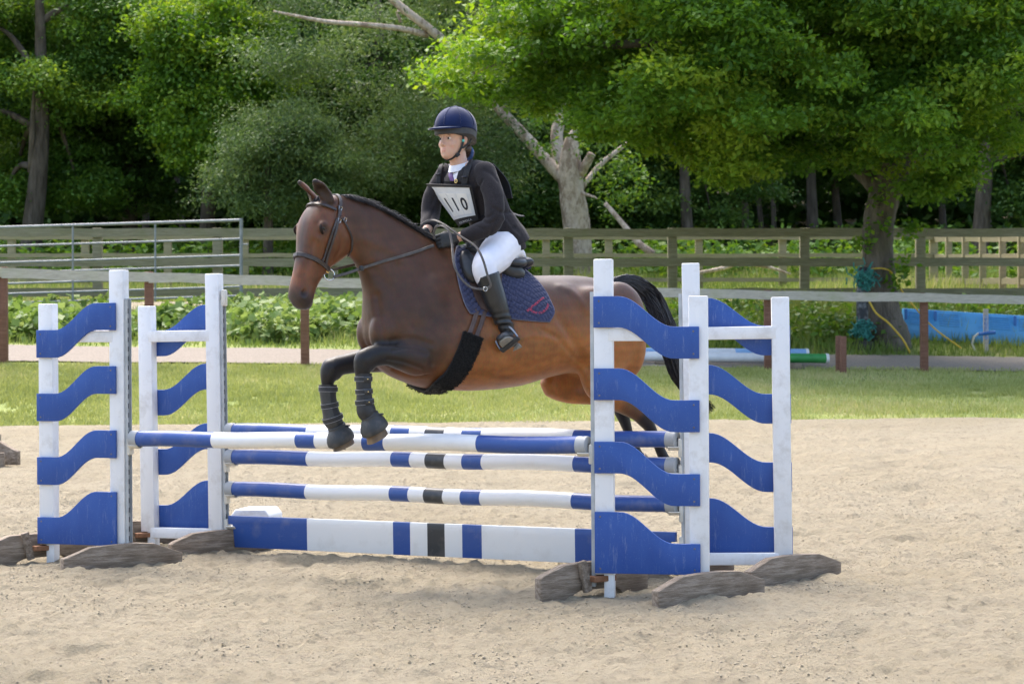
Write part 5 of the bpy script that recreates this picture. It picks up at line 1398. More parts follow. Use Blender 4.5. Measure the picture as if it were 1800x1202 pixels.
# ================================================================== BACKGROUND: fences, gate, trees, plants
def rail_wood(name,c1,c2,c3): 
    m,t,b=nodes(name); w=tex(t,6,8,.7,stretch=(.6,4,9)); c=ramp(t,w.outputs[0],[(.3,c1),(.52,c2),(.75,c3)]).outputs[0]; n=tex(t,2.2,5,.6); c=mixc(t,ramp(t,n.outputs[0],[(.5,(0,0,0)),(.75,(.6,)*3)]).outputs[0],c,(c2[0]*.75,c2[1]*.85,c2[2]*.55))
    t.links.new(c,b.inputs['Base Color']); b.inputs['Roughness'].default_value=.9; bump(t,b,w.outputs[0],.5,.01); return m
POSTR=rail_wood('red_brown_post',(.11,.048,.030),(.19,.09,.058),(.28,.15,.105)); RAILG=rail_wood('grey_rail',(.34,.30,.255),(.47,.43,.37),(.55,.51,.45)); GREENW=rail_wood('mossy_rail',(.14,.13,.075),(.22,.205,.13),(.31,.29,.20)); PALEW=rail_wood('pale_rail',(.20,.175,.10),(.28,.245,.15),(.36,.32,.21))
random.seed(17)
def post(name,p,h,w,mat,parent,d=None):
    m=MB(); z0=gz(p.x,p.y)-.15; lean=Vector((random.uniform(-.012,.012),random.uniform(-.012,.012),1)).normalized()
    m.box(Vector((p.x,p.y,z0))+lean*((h+.15)/2),(w,d or w,h+.15),frame((1,0,0),lean),.012); return m.build(name,mat,parent,30)
def rail(a,b,hh,th,mat,parent):
    a,b=Vector(a),Vector(b); m=MB(); K=5; M_=frame(b-a); rings=[]
    for k in range(K+1):
        p=a.lerp(b,k/K)+Vector((0,0,random.uniform(-.010,.010))); y=M_.col[1]; z=M_.col[2]; j=1+random.uniform(-.06,.06)
        rings.append([p+y*th/2*sx+z*hh/2*sz*j for sx,sz in((-1,-1),(1,-1),(1,1),(-1,1))])
    m.loft(rings); return m.build('rail',mat,parent,30)
# --- front fence: red-brown posts, single grey rail
ff=empty('rail_fence',(0,fenceY(0),gz(0,30)),'low fence of red brown posts with one grey rail along the gravel path','fence')
pp=[]
for px,pt in((-820,446),(-545,454),(-270,462),(5,472),(263,480),(535,488),(800,497),(1075,505),(1350,512),(1625,517),(1900,523),(2175,529),(2450,535)):
    X=(px-900)/F*30; Y=fenceY(X); X=(px-900)/F*Y; Y=fenceY(X); top=at(px,pt,Y); pp.append((top,Y)); post('post',Vector((top.x,Y,0)),top.z-gz(top.x,Y)+.02,.115,POSTR,ff)
for (a,ya),(b,yb) in zip(pp[:-1],pp[1:]):
    rail((a.x,ya-.075,a.z-.06),(b.x,yb-.075,b.z-.06),.135,.04,RAILG,ff)
# --- rear fence: three mossy rails
RY=37.0
rf=empty('paddock_fence',(0,RY,gz(0,RY)),'mossy three rail timber fence in front of the trees','fence'); px_l=[-650,-440,-230,-30,172,383,585,790,1000,1182,1413,1617,1830,2040,2250,2460]
for px in px_l:
    t=at(px,401,RY); post('post',Vector((t.x,RY,0)),t.z-gz(t.x,RY),.17,GREENW,rf,.12)
for a,b in zip(px_l[:-1],px_l[1:]):
    for y in(409,461,514):
        A=at(a,y,RY-.08);B=at(b,y,RY-.08); rail(A,B,.15,.045,GREENW,rf)
# --- fence on the paddock's far side, pale, with a side run coming back on the right
R2Y=44.0
rb=empty('far_paddock_fence',(0,R2Y,gz(0,R2Y)),'pale timber fence on the far side of the paddock, seen between mossy rails','fence')
px2=[-540,-400,-260,-120,20,150,295,430,560,700,845,960,1070,1228,1375,1520,1640]
for px in px2: t=at(px,413,R2Y); post('post',Vector((t.x,R2Y,0)),t.z-gz(t.x,R2Y),.16,PALEW,rb,.12)
for a,b in zip(px2[:-1],px2[1:]):
    for y in(418,449,492): rail(at(a,y,R2Y-.08),at(b,y,R2Y-.08),.085,.045,PALEW,rb)
rs=empty('side_paddock_fence',(9,42,gz(9,42)),'pale fence run of close posts receding beside the oak','fence'); q=[]
for px,Y in((1643,44),(1668,43.1),(1697,42.3),(1728,41.4),(1762,40.5),(1795,39.7),(1832,38.9),(1872,38.2)): t=at(px,412,Y); post('post',Vector((t.x,Y,0)),t.z-gz(t.x,Y),.13,PALEW,rs,.10); q.append((px,Y))
for (a,ya),(b,yb) in zip(q[:-1],q[1:]):
    for y in(420,452,494): rail(at(a,y,ya-.06),at(b,y,yb-.06),.12,.04,PALEW,rs)
# --- galvanised gate
GATEM=pm('gate_steel',(.20,.215,.225),(.28,.295,.305),10,.55,metal=.3)
GY=36.2; gate=empty('metal_gate',tuple(at(424,530,GY)),'galvanised seven bar metal field gate standing before the mossy fence','gate')
gl=-330
def gp_(x,y0): return at(x,y0+(424-x)*.0305,GY)
for y in(387,420,449,467,486,504,520): MB().tube([gp_(gl,y),gp_(424,y)],.026 if y in(387,) else .020,8).build('bar',GATEM,gate,60)
for x in(424,273,128,-20,-170,-320):
    b=gp_(x,525 if x!=424 else 528); MB().tube([gp_(x,384 if x==424 else 387),b],.030 if x==424 else .018,8).build('upright',GATEM,gate,60)
gpost=gp_(424,400); MB().tube([gp_(436,430),gp_(424,430)],.014,6).build('latch',GATEM,gate,60)
p0=gp_(-330,520); MB().box(Vector((p0.x-.1,GY,gz(p0.x,GY)+.8)),(.16,.16,1.7),None,.01).build('hanging_post',GREENW,gate,30)
# legs that carry the gate's free end
e0=gp_(424,523); MB().tube([e0,Vector((e0.x,GY,gz(e0.x,GY)-.05))],.028,8).build('drop_bolt',GATEM,gate,60)
# ------------------------------------------------------------------ foliage
def leaf_mat(name,c1,c2,c3,transl=.35):
    m,t,b=nodes(name); a=N(t,'Attribute',attribute_name='tone'); r=ramp(t,a.outputs['Fac'],[(0,c1),(.5,c2),(1,c3)])
    t.links.new(r.outputs[0],b.inputs['Base Color']); b.inputs['Roughness'].default_value=.5; b.inputs['Specular IOR Level'].default_value=.3
    tr=N(t,'BsdfTranslucent'); hs=N(t,'HueSaturation'); hs.inputs['Value'].default_value=1.3; hs.inputs['Saturation'].default_value=1.1; hs.inputs['Hue'].default_value=.485; t.links.new(r.outputs[0],hs.inputs['Color']); t.links.new(hs.outputs[0],tr.inputs[0])
    mx=N(t,'MixShader'); mx.inputs[0].default_value=transl; o=[n for n in t.nodes if n.type=='OUTPUT_MATERIAL'][0]; t.links.new(b.outputs[0],mx.inputs[1]); t.links.new(tr.outputs[0],mx.inputs[2]); t.links.new(mx.outputs[0],o.inputs[0]); return m
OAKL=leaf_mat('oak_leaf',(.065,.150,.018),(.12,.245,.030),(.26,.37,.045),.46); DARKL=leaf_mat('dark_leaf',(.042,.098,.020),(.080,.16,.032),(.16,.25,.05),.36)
WILL=leaf_mat('willow_leaf',(.070,.125,.040),(.115,.185,.055),(.18,.25,.075),.35); MIDL=leaf_mat('mid_leaf',(.060,.135,.020),(.11,.22,.032),(.25,.34,.045),.38)
def leaves(C,size,g,tone,droop=.3,asp=.55,tri=False):
    """C (n,3) leaf positions -> bent 2-triangle leaves with random pose"""
    n=len(C); d=g.normal(size=(n,3)); d[:,2]=d[:,2]*.55-droop; d/=np.linalg.norm(d,axis=1)[:,None]
    u=g.normal(size=(n,3)); u[:,2]=np.abs(u[:,2])+.6; u-=d*(u*d).sum(1)[:,None]; u/=np.linalg.norm(u,axis=1)[:,None]; s=np.cross(d,u); L=size*(.6+.8*g.random(n))
    a=C; b=C+d*(L*.5)[:,None]+s*(L*asp*.5)[:,None]-u*(L*.06)[:,None]; c=C+d*L[:,None]-u*(L*.15)[:,None]; e=C+d*(L*.5)[:,None]-s*(L*asp*.5)[:,None]-u*(L*.06)[:,None]
    v=np.stack([a,b,c,e],1).reshape(-1,3); i=np.arange(n)[:,None]*4; f=np.concatenate([i+np.array([[0,1,2]]),i+np.array([[0,2,3]])],1).reshape(-1,3)
    return v,f,np.repeat(tone,4)
def sprays(g,centres,per,spread,flat=.45):
    """leaf positions in small flattened sprays round the centres"""
    n=len(centres); o=g.normal(size=(n,per,3))*spread; o[:,:,2]*=flat; return (centres[:,None]+o).reshape(-1,3)
def crown_obj(name,C,size,g,mat,parent,tone=None,droop=.3,asp=.55,kind=None):
    tone=g.random(len(C))**1.3 if tone is None else tone; v,f,t=leaves(C,size,g,np.clip(tone,0,1),droop,asp); o=fast_mesh(name,v,f,mat,parent=parent,attr={'tone':t}); return o
BARK=pm('bark_brown',(.055,.042,.030),(.13,.105,.080),9,.95,.9,22,stretch=(1,1,.22),bdist=.05)
OBARK=pm('oak_bark',(.070,.058,.045),(.17,.145,.12),7,.95,1.0,16,stretch=(1,1,.25),bdist=.05,dirt=((.07,.085,.03),3,.6))
def pale_bark():
    m,t,b=nodes('peeling_bark'); n=tex(t,7,9,.75,stretch=(1,1,.5)); c=ramp(t,n.outputs[0],[(.36,(.24,.18,.13)),(.47,(.52,.42,.33)),(.6,(.68,.58,.48))]).outputs[0]; n2=tex(t,3.2,5,.7,stretch=(1,1,.6)); c=mixc(t,ramp(t,n2.outputs[0],[(.52,(0,0,0)),(.60,(.85,)*3)]).outputs[0],c,(.28,.20,.145)); t.links.new(c,b.inputs['Base Color']); b.inputs['Roughness'].default_value=.9; bump(t,b,n.outputs[0],1.0,.10); return m
PBARK=pale_bark()
def branch(pts,rads,seed=0,n=12,sub=5,wob=.04):
    g=np.random.default_rng(seed); R_=cr([list(p)+[r] for p,r in zip(pts,rads)],sub); m=MB(); P=[Vector(q[:3]) for q in R_]; rings=[]; up=Vector((1,0,0))
    for i,q in enumerate(R_):
        t=(P[min(i+1,len(P)-1)]-P[max(i-1,0)]).normalized(); a=(up-t*up.dot(t)).normalized(); b=t.cross(a)
        rings.append([P[i]+(a*math.cos(TWO*k/n)+b*math.sin(TWO*k/n))*q[3]*(1+wob*2*(g.random()-.5)+.06*math.sin(3*TWO*k/n+i*.2)) for k in range(n)])
    m.loft(rings); return m
# --- the big oak at the fence
OY=34.6; ob=at(1558,602,OY); oak=empty('oak_tree',(ob.x,OY,gz(ob.x,OY)),'big spreading oak with bright green leaves standing beside the blue barrier','tree')
def O(px,py,dy=0): return at(px,py,OY+dy)
tz=Vector((ob.x,OY,gz(ob.x,OY)-.2))
m=branch([tz+Vector((.02,0,0)),O(1556,585),O(1550,540),O(1546,480),O(1543,420),O(1552,360),O(1566,322),O(1580,280),O(1590,220)],[.46,.37,.28,.25,.255,.265,.25,.22,.18],1,18,5); m.build('trunk',OBARK,oak,True)
limbs=[([O(1556,345),O(1530,318,.2),O(1490,285,.3),O(1440,262,.3),O(1360,235,0),O(1250,215,-.4),O(1120,190,-.8)],[.20,.15,.12,.10,.08,.06,.03]),
([O(1580,290),O(1640,240,.3),O(1720,200,.6),O(1810,170,.8),O(1920,120,1)],[.19,.15,.12,.09,.05]),
([O(1590,220),O(1570,130,.2),O(1520,20,.3),O(1440,-120,.4),O(1330,-260,.4)],[.18,.15,.13,.10,.06]),
([O(1590,220),O(1650,100,-.4),O(1720,-40,-.8),O(1800,-200,-1)],[.16,.13,.10,.06]),
([O(1530,40,.2),O(1400,60,-.8),O(1250,70,-1.6),O(1080,80,-2.0),O(930,95,-2.1),O(830,130,-2.0)],[.12,.10,.085,.065,.045,.02]),
([O(1440,-120,.4),O(1250,-110,-.8),O(1050,-60,-1.6),O(930,-10,-2)],[.10,.08,.06,.03]),
([O(1360,235,0),O(1300,255,.4),O(1230,275,.6)],[.05,.035,.015]),([O(1640,240,.3),O(1690,262,-.2),O(1712,290,-.4)],[.05,.03,.012]),([O(1560,350),O(1600,325,-.3),O(1640,318,-.5),O(1672,330,-.6)],[.06,.04,.03,.01])]
for k,(p,r_) in enumerate(limbs): branch(p,r_,40+k,9).build('limb',OBARK,oak,True)
g=np.random.default_rng(101)
def lower_edge(px):   # picture height of the crown's lower edge
    return np.interp(px,[740,770,800,860,900,960,1030,1100,1180,1240,1290,1340,1400,1450,1500,1560,1620,1680,1705,1740,1800,1900,2100],[120,150,165,185,190,180,215,245,250,285,318,295,268,280,270,300,330,325,290,250,225,200,180])
def upper_edge(px): return np.interp(px,[740,800,900,930,1000,1080,2100],[150,105,60,10,-60,-400,-400])
def boughs(g,centres,radii,k,flat=.78):
    """leaf-spray centres on the upper shells of rounded boughs, so that light and dark clumps form"""
    o=[];tn=[]
    for c,r in zip(centres,radii):
        n=max(5,int(k*(r/.6)**2)); d=g.normal(size=(n,3)); d[:,2]=np.abs(d[:,2])*.9-.22; d/=np.linalg.norm(d,axis=1)[:,None]; q=(.55+.5*g.random(n))[:,None]
        o.append(np.array(c)+d*q*np.array([r,r,r*flat])); tn.append(np.full(n,g.normal()*.24))
    return np.concatenate(o),np.concatenate(tn)
bc=[];br=[]
while len(bc)<430:
    px=g.uniform(745,2080); py=g.uniform(-430,345); dy=g.normal()*2.0-1.3; r=g.uniform(.38,.85)
    if py>lower_edge(px)-r*40-g.random()**2*30 or py<upper_edge(px)+g.random()*20: continue
    if py<-80 and g.random()<.5: continue
    bc.append(tuple(at(px,py,OY+np.clip(dy,-4.2,3.2)))); br.append(r)
for px in np.arange(770,1800,24):                       # an uneven fringe along the crown's lower edge
    bc.append(tuple(at(px+g.uniform(-10,10),lower_edge(px)-g.uniform(6,26),OY+g.uniform(-3.0,.5)))); br.append(g.uniform(.22,.42))
for px,L_ in((790,150),(850,170),(940,190),(1060,240),(1150,262),(1215,285),(1262,318),(1300,312),(1345,300),(1420,290),(1505,298),(1610,345),(1655,340),(1700,318),(1770,262)):     # hanging sprays that break the edge
    for j in range(3): bc.append(tuple(at(px+g.uniform(-9,9),L_-j*9+g.uniform(-3,3),OY-1.5+g.uniform(-.6,.6)))); br.append(g.uniform(.14,.22))
cs,bt=boughs(g,bc,br,17); per=44; pos=sprays(g,cs,per,.155,.45)
lit_yel=np.exp(-((900+cs[:,0]/cs[:,1]*F-1270)/60)**2)*(cs[:,2]<4.6)*.40
tone=np.repeat(np.clip(.42+bt+lit_yel,0,1),per)+.15*g.normal(size=len(pos))
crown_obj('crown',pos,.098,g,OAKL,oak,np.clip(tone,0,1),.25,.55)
# leafy shoots on the oak's trunk
shoot=[]
for px,py in((1512,430),(1518,420),(1548,390),(1605,400),(1590,405),(1612,395),(1580,470),(1585,485),(1570,500),(1592,465),(1690,300),(1712,310),(1700,280),(1640,335),(1662,338),(1545,350)):
    shoot.append(tuple(at(px,py,OY-.35)))
pos=sprays(g,np.array(shoot),34,.09,.8); tag(crown_obj('trunk_shoots',pos,.11,g,OAKL,oak,np.clip(.45+.2*g.normal(size=len(pos)),0,1),.1,.6),kind='stuff')
# --- pale dying tree in the middle, its limbs and thin leaves
WY=47.0
def Wp(px,py,dy=0): return at(px,py,WY+dy)
wb=Wp(1015,500); wz=gz(wb.x,WY); pale=empty('pale_tree',(wb.x,WY,wz),'pale barked half dead tree with broken limbs behind the rider','tree')
branch([Vector((wb.x,WY,wz-.2)),Wp(1014,470),Wp(1013,400),Wp(1006,345),Wp(1003,300),Wp(1004,262),Wp(1006,240),Wp(1012,226)],[.42,.36,.31,.29,.27,.20,.13,.03],7,16).build('trunk',PBARK,pale,True)
for k,(p,r_) in enumerate([([Wp(995,318),Wp(965,288,.2),Wp(925,243,.3),Wp(885,200,.3),Wp(845,145,.2),Wp(800,90,0),Wp(750,48,-.3),Wp(690,0,-.5),Wp(630,-60,-.5)],[.15,.14,.13,.12,.115,.11,.10,.09,.06]),
 ([Wp(752,62,-.2),Wp(700,50,-.5),Wp(640,44,-.7),Wp(570,38,-.9),Wp(480,20,-1)],[.075,.065,.06,.05,.02]),([Wp(735,35,-.2),Wp(700,20,0),Wp(704,40,0)],[.05,.04,.03]),
 ([Wp(1015,312),Wp(1028,292,-.2),Wp(1040,270,-.3)],[.14,.11,.09]),([Wp(1022,330),Wp(1055,290,.4),Wp(1102,252,.6)],[.07,.06,.045]),([Wp(985,300,1.2),Wp(978,240,1.4),Wp(985,200,1.5),Wp(990,120,1.6)],[.16,.15,.13,.08]),
 ([Wp(920,45,.5),Wp(870,30,.5),Wp(820,22,.4)],[.05,.06,.04]),([Wp(1010,335),Wp(1040,345,-.4),Wp(1052,350,-.6)],[.04,.03,.01])]): branch(p,r_,60+k,10).build('limb',PBARK,pale,True)
g=np.random.default_rng(78); c_=np.array([tuple(Wp(a+g.uniform(-18,18),b+g.uniform(-16,16),-1.0+g.uniform(-.4,.4))) for a,b in((1085,300),(1110,330),(1075,340),(1100,280),(1060,320),(1120,300),(960,250),(940,215),(1050,255),(1090,360),(1030,225),(1065,235),(985,215)) for _ in range(3)])
q_=sprays(g,c_,40,.17,.6); crown_obj('leafy_shoots',q_,.11,g,MIDL,pale,np.clip(.45+.2*g.normal(size=len(q_)),0,1),.3,.5)['kind']='stuff'
fl=at(1064,358,45.5); branch([fl,at(1090,388,45.3),at(1120,425,45.1),at(1148,447,45.0)],[.05,.06,.075,.09],90,8).build('fallen_branch',PBARK,None,True)
tag(bpy.data.objects['fallen_branch'],'pale broken branch leaning down to the fence behind the horse\'s rump','branch')
branch([at(1215,482,43.2),at(1270,472,43.1),at(1300,463,43.0),at(1345,468,42.9),at(1390,482,42.8)],[.03,.045,.05,.04,.02],91,8).build('fallen_bough',PBARK,None,True); tag(bpy.data.objects['fallen_bough'],'grey dead bough lying along the paddock grass between fences','branch')
def tree(name,label,px,Y,base_py,trunk_r,top_py,blobs,mat,barkm,leaf=.14,per=40,ncl=420,seed=0,droop=.3,asp=.55,group=None,spread=.28,lean=0,tb=.0):
    """blobs: (px,py,rx_px,ry_px,depth) crown masses; a trunk and limbs reach into them"""
    g=np.random.default_rng(seed); b=at(px,base_py,Y); z0=gz(b.x,Y); root=empty(name,(b.x,Y,z0),label,'tree',group)
    t=at(px+lean,top_py,Y); B=Vector((b.x,Y,z0-.2)); m_=B.lerp(t,.5)+Vector((g.uniform(-.2,.2),0,0))
    branch([B,B.lerp(m_,.3),m_,t],[trunk_r*1.25,trunk_r,trunk_r*.75,trunk_r*.3],seed,12).build('trunk',barkm,root,True)
    cs=[]; tn=[]
    for (bx,by,rx,ry,dp) in blobs:
        c=at(bx,by,Y+dp); k=Y/F; s_=B.lerp(t,g.uniform(.35,.85)); branch([s_,s_.lerp(c,.5)+Vector((0,0,.25)),c],[trunk_r*.4,trunk_r*.25,.02],seed+int(bx),7,4).build('limb',barkm,root,True)
        n=max(3,int(ncl*rx*ry/(120*120)/9))
        d=g.normal(size=(n,3)); d/=np.linalg.norm(d,axis=1)[:,None]; rr=g.random(n)**.45*(1+.3*g.normal(size=n)*.5)
        P=np.array(tuple(c))+d*rr[:,None]*np.array([rx*k,max(.8,rx*k*.7),ry*k]); q_,t_=boughs(g,P,g.uniform(.35,.85,n),13); cs.append(q_); tn.append(np.clip(.38+t_+tb,0,1))
    cs=np.concatenate(cs); tn=np.concatenate(tn); ok=cs[:,2]>zt(cs[:,0],cs[:,1])+.25; cs=cs[ok]; tn=tn[ok]
    pos=sprays(g,cs,per,spread*.75,.5); crown_obj('crown',pos,leaf*.9,g,mat,root,np.clip(np.repeat(tn,per)+.12*g.normal(size=len(pos)),0,1),droop,asp); return root
G_='woodland trees behind the paddock'
# thin willow-like crown of the pale tree, as its own part
g=np.random.default_rng(77); cs=[]
BL=[(g.uniform(440,900),g.uniform(-60,370),g.uniform(35,85),g.uniform(22,48),g.uniform(-.4,2.0),34) for _ in range(46)]
for (bx,by,rx,ry,dp,n) in BL:
    d=g.normal(size=(n,3)); d/=np.linalg.norm(d,axis=1)[:,None]; c=Wp(bx,by,dp); k=WY/F; cs.append(np.array(tuple(c))+d*(g.random(n)**.4)[:,None]*np.array([rx*k,1.3,ry*k]))
cs=np.concatenate(cs); pos=sprays(g,cs,36,.30,.7); tn=np.array([mnoise.noise(Vector((p[0]*.8,p[1]*.6,p[2]*.8))) for p in cs])
crown_obj('crown',pos,.105,g,WILL,pale,np.clip(np.repeat(.45+.8*tn,36)+.12*g.normal(size=len(pos)),0,1),.5,.34)
tree('ash_tree','tall tree with dark brown trunk and dull leaves beside the gate',48,50,470,.26,-60,[(20,60,110,110,1.9),(150,150,90,110,.4),(30,300,90,80,2.0),(170,20,100,80,.4),(-20,40,50,80,.2),(10,330,40,40,.3),(-70,200,80,140,.6),(140,330,70,60,1.2),(60,150,60,22,-.7)],MIDL,BARK,.13,40,400,201,.3,.45,G_,lean=20)
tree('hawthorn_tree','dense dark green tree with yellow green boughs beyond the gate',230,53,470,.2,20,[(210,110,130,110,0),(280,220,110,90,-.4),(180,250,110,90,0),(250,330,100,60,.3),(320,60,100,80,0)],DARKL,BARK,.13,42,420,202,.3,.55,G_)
tree('sycamore_tree','tree with lit yellow green boughs reaching over the dark gap behind the horse\'s head',360,50.5,470,.2,20,[(340,100,80,50,-1.2),(400,130,90,60,-1),(420,250,100,60,-1.2),(300,170,70,40,-1),(400,200,90,50,-.6),(360,40,110,50,-.4),(385,275,70,28,-1.4),(300,60,60,30,-1.6),(440,180,60,34,-1.6)],OAKL,BARK,.12,48,460,203,.35,.6,G_,tb=.12)
tree('grey_willow','grey green willow bush with drooping twigs behind the horse\'s ears',470,46.0,480,.12,200,[(430,335,38,34,-.3),(405,300,30,22,-.2),(500,290,70,50,.3),(460,235,60,40,.5),(545,345,50,36,.4),(520,240,60,36,.2),(475,365,40,22,-.1),(560,285,50,40,.3),(440,265,44,26,-.2)],WILL,BARK,.10,44,640,204,.6,.33,G_,.24)
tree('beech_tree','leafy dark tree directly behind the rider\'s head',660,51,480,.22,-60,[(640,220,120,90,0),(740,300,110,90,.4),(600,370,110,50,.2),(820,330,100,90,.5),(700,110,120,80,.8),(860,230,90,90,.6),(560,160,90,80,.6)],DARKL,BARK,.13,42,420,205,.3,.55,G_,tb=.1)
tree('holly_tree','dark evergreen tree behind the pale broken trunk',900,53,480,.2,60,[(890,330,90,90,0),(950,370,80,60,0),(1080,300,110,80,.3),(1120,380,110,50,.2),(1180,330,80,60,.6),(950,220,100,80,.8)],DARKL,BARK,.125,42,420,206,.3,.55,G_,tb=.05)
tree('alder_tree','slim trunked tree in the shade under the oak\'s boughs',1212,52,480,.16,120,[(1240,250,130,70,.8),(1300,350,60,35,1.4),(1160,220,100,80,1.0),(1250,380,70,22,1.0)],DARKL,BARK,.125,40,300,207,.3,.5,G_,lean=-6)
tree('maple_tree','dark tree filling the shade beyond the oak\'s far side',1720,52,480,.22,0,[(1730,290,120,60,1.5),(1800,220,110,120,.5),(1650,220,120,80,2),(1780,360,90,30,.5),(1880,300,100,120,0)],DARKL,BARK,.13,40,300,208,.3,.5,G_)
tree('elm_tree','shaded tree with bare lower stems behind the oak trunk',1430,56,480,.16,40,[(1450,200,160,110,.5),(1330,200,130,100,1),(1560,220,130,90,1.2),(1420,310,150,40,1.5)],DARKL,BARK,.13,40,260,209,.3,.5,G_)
for k,(px,Y,r_,ln) in enumerate(((1308,55,.09,8),(1345,57,.07,6),(1362,56,.07,-4),(1480,58,.12,6),(1660,57,.10,-8),(1745,56,.09,5),(255,57,.10,6),(330,58,.09,-5))):
    b=at(px,470,Y); t=at(px+ln-18,200,Y); B=Vector((b.x,Y,gz(b.x,Y)-.2)); o=branch([B,B.lerp(t,.5)+Vector((.1*(-1)**k,0,0)),t],[r_*1.1,r_*.9,r_*.6],300+k,9).build('tree_stem',BARK,None,True); tag(o,['slender stem under the oak crown nearest the pale tree','thin leaning stem among dark leaves under the oak','thin straight stem close to the oak\'s shaded middle','stouter bare stem just before the oak trunk','bare stem in the dark past the oak trunk','thin bare stem above the blue barrier','bare stem in the dark gap behind the metal gate','thin bare stem in the dark behind the gate\'s latch end'][k],'tree stem')
# --- far wood: one mass of leaves that closes the background
g=np.random.default_rng(55); n=5200; X=g.uniform(-26,26,n); Y=g.uniform(58,70,n); Z=zt(X,Y)+g.random(n)**.8*19; keep=~((Z<4.9+1.2*vn(X*.5,Y*.5,61))&(vn(X*.35,Y*.2,62)>.30)); P=np.stack([X,Y,Z],-1)[keep]
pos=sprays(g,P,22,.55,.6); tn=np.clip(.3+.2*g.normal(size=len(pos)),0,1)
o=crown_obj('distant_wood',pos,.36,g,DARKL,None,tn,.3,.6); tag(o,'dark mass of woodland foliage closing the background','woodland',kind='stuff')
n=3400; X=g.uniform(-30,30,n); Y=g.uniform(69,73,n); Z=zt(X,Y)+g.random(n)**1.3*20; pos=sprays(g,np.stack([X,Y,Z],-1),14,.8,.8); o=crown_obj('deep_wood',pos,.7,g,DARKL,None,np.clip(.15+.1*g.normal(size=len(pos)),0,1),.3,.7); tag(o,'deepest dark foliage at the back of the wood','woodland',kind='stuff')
# ------------------------------------------------------------------ grass and ground plants (uncountable)
GRASS=leaf_mat('grass_blade',(.245,.285,.085),(.36,.395,.135),(.52,.48,.24),.3); WEED=leaf_mat('weed_leaf',(.09,.16,.035),(.155,.245,.06),(.27,.35,.12),.35); TALLG=leaf_mat('tall_grass',(.13,.20,.04),(.24,.31,.075),(.42,.40,.18),.3)
def blades(name,X,Y,h,w,mat,label,cat,g,tone,lean=.35):
    n=len(X); Z=zt(X,Y)-.01; a=g.random(n)*TWO; c,s=np.cos(a),np.sin(a); lx=g.normal(size=n)*lean*h; ly=g.normal(size=n)*lean*h
    b0=np.stack([X-c*w,Y-s*w,Z],-1); b1=np.stack([X+c*w,Y+s*w,Z],-1); t=np.stack([X+lx,Y+ly,Z+h],-1); v=np.stack([b0,b1,t],1).reshape(-1,3); f=np.arange(3*n).reshape(-1,3)
    o=fast_mesh(name,v,f,mat,attr={'tone':np.repeat(np.clip(tone,0,1),3)}); return tag(o,label,cat,kind='stuff')
g=np.random.default_rng(31); n=250000; X=g.uniform(-13,13,n); fy=fenceY(X); Y=23.85+.03*X+(fy+.12-23.85)*g.random(n)**.85; d=vn(X*.9,Y*.7,71)*.6+vn(X*4,Y*3,72)*.4; keep=(d>.22)&(Y>24.0+.03*X+.22*(vn(X*2,X*0,73)-.3)); bald=(X>3.5)&(vn(X*.5,Y*.9,75)>.6); keep&=~(bald&(g.random(n)<.65)); X,Y,d=X[keep],Y[keep],d[keep]
tone=.40+.9*(d-.5)+.18*g.normal(size=len(X))+.25*(vn(X*.6,Y*.6,74)-.5)+.012*X
blades('verge_grass',X,Y,.030+.045*g.random(len(X)),.006+.005*g.random(len(X)),GRASS,'mown green grass verge between the sand and the path','grass',g,tone)
n=76000; X=g.uniform(-15,15,n); Y=fenceY(X)+2.0+g.random(n)**.7*(37.2-fenceY(X)-2.0); d=vn(X*1.1,Y*1.1,81); tone=.45+.6*(d-.5)+.15*g.normal(size=n)
rt=sstep(X,-1,3); h=(.10+.22*g.random(n)*(.4+d))*(.7+.8*rt)*np.where((X>6.3)&(Y<35.1),.55,1)
blades('bank_grass',X,Y,h,.007+.005*g.random(n),TALLG,'long rough grass on the bank behind the path','grass',g,tone-.12*rt,.28)
n=62000; X=g.uniform(-18,18,n); Y=g.uniform(40.3,53.5,n); d=vn(X*.6,Y*.5,83); h=.10+.55*g.random(n)*d*d+.12*d; tone=.50+.6*(d-.5)+.2*g.normal(size=n)
blades('paddock_grass',X,Y,h,.012+.008*g.random(n),TALLG,'long pale grass and seed heads in the paddock','grass',g,tone,.25)
# broad-leaved weeds on the left bank and nettles under the wood edge
def weeds(name,X,Y,hmax,per,size,label,g,mat,tb=.5,asp=.8):
    Z=zt(X,Y); H_=hmax*(.35+.65*g.random(len(X))); C=np.stack([X,Y,Z],-1); C=C[:,None]+np.stack([g.normal(size=(len(X),per))*.10,g.normal(size=(len(X),per))*.10,g.random((len(X),per))*H_[:,None]],-1); C=C.reshape(-1,3)
    t=np.clip(np.repeat(tb+.5*(vn(X*1.5,Y*1.5,91)-.5),per)+.16*g.normal(size=len(C)),0,1); o=crown_obj(name,C,size,g,mat,None,t,.05,asp); return tag(o,label,'weeds',kind='stuff')
n=1900; X=g.uniform(-9,-.2,n); fy=fenceY(X); Y=fy+2.9+g.random(n)*(36.4-fy-2.9); k=(vn(X*.8,Y*.9,95)*.6+vn(X*2.2,Y*2.4,96)*.4)>.44; weeds('bank_weeds',X[k],Y[k],.46,20,.14,'broad leaved green weeds crowding the bank beyond the path',g,WEED,.55,.85)
n=900; X=g.uniform(.5,11,n); fy=fenceY(X); Y=fy+2.6+g.random(n)*(36.3-fy-2.6); kk=~((X>6.4)&(Y<35.8)); X,Y=X[kk],Y[kk]; weeds('bank_nettles',X,Y,.55,14,.12,'dark green nettles and docks under the oak',g,MIDL,.35,.5)
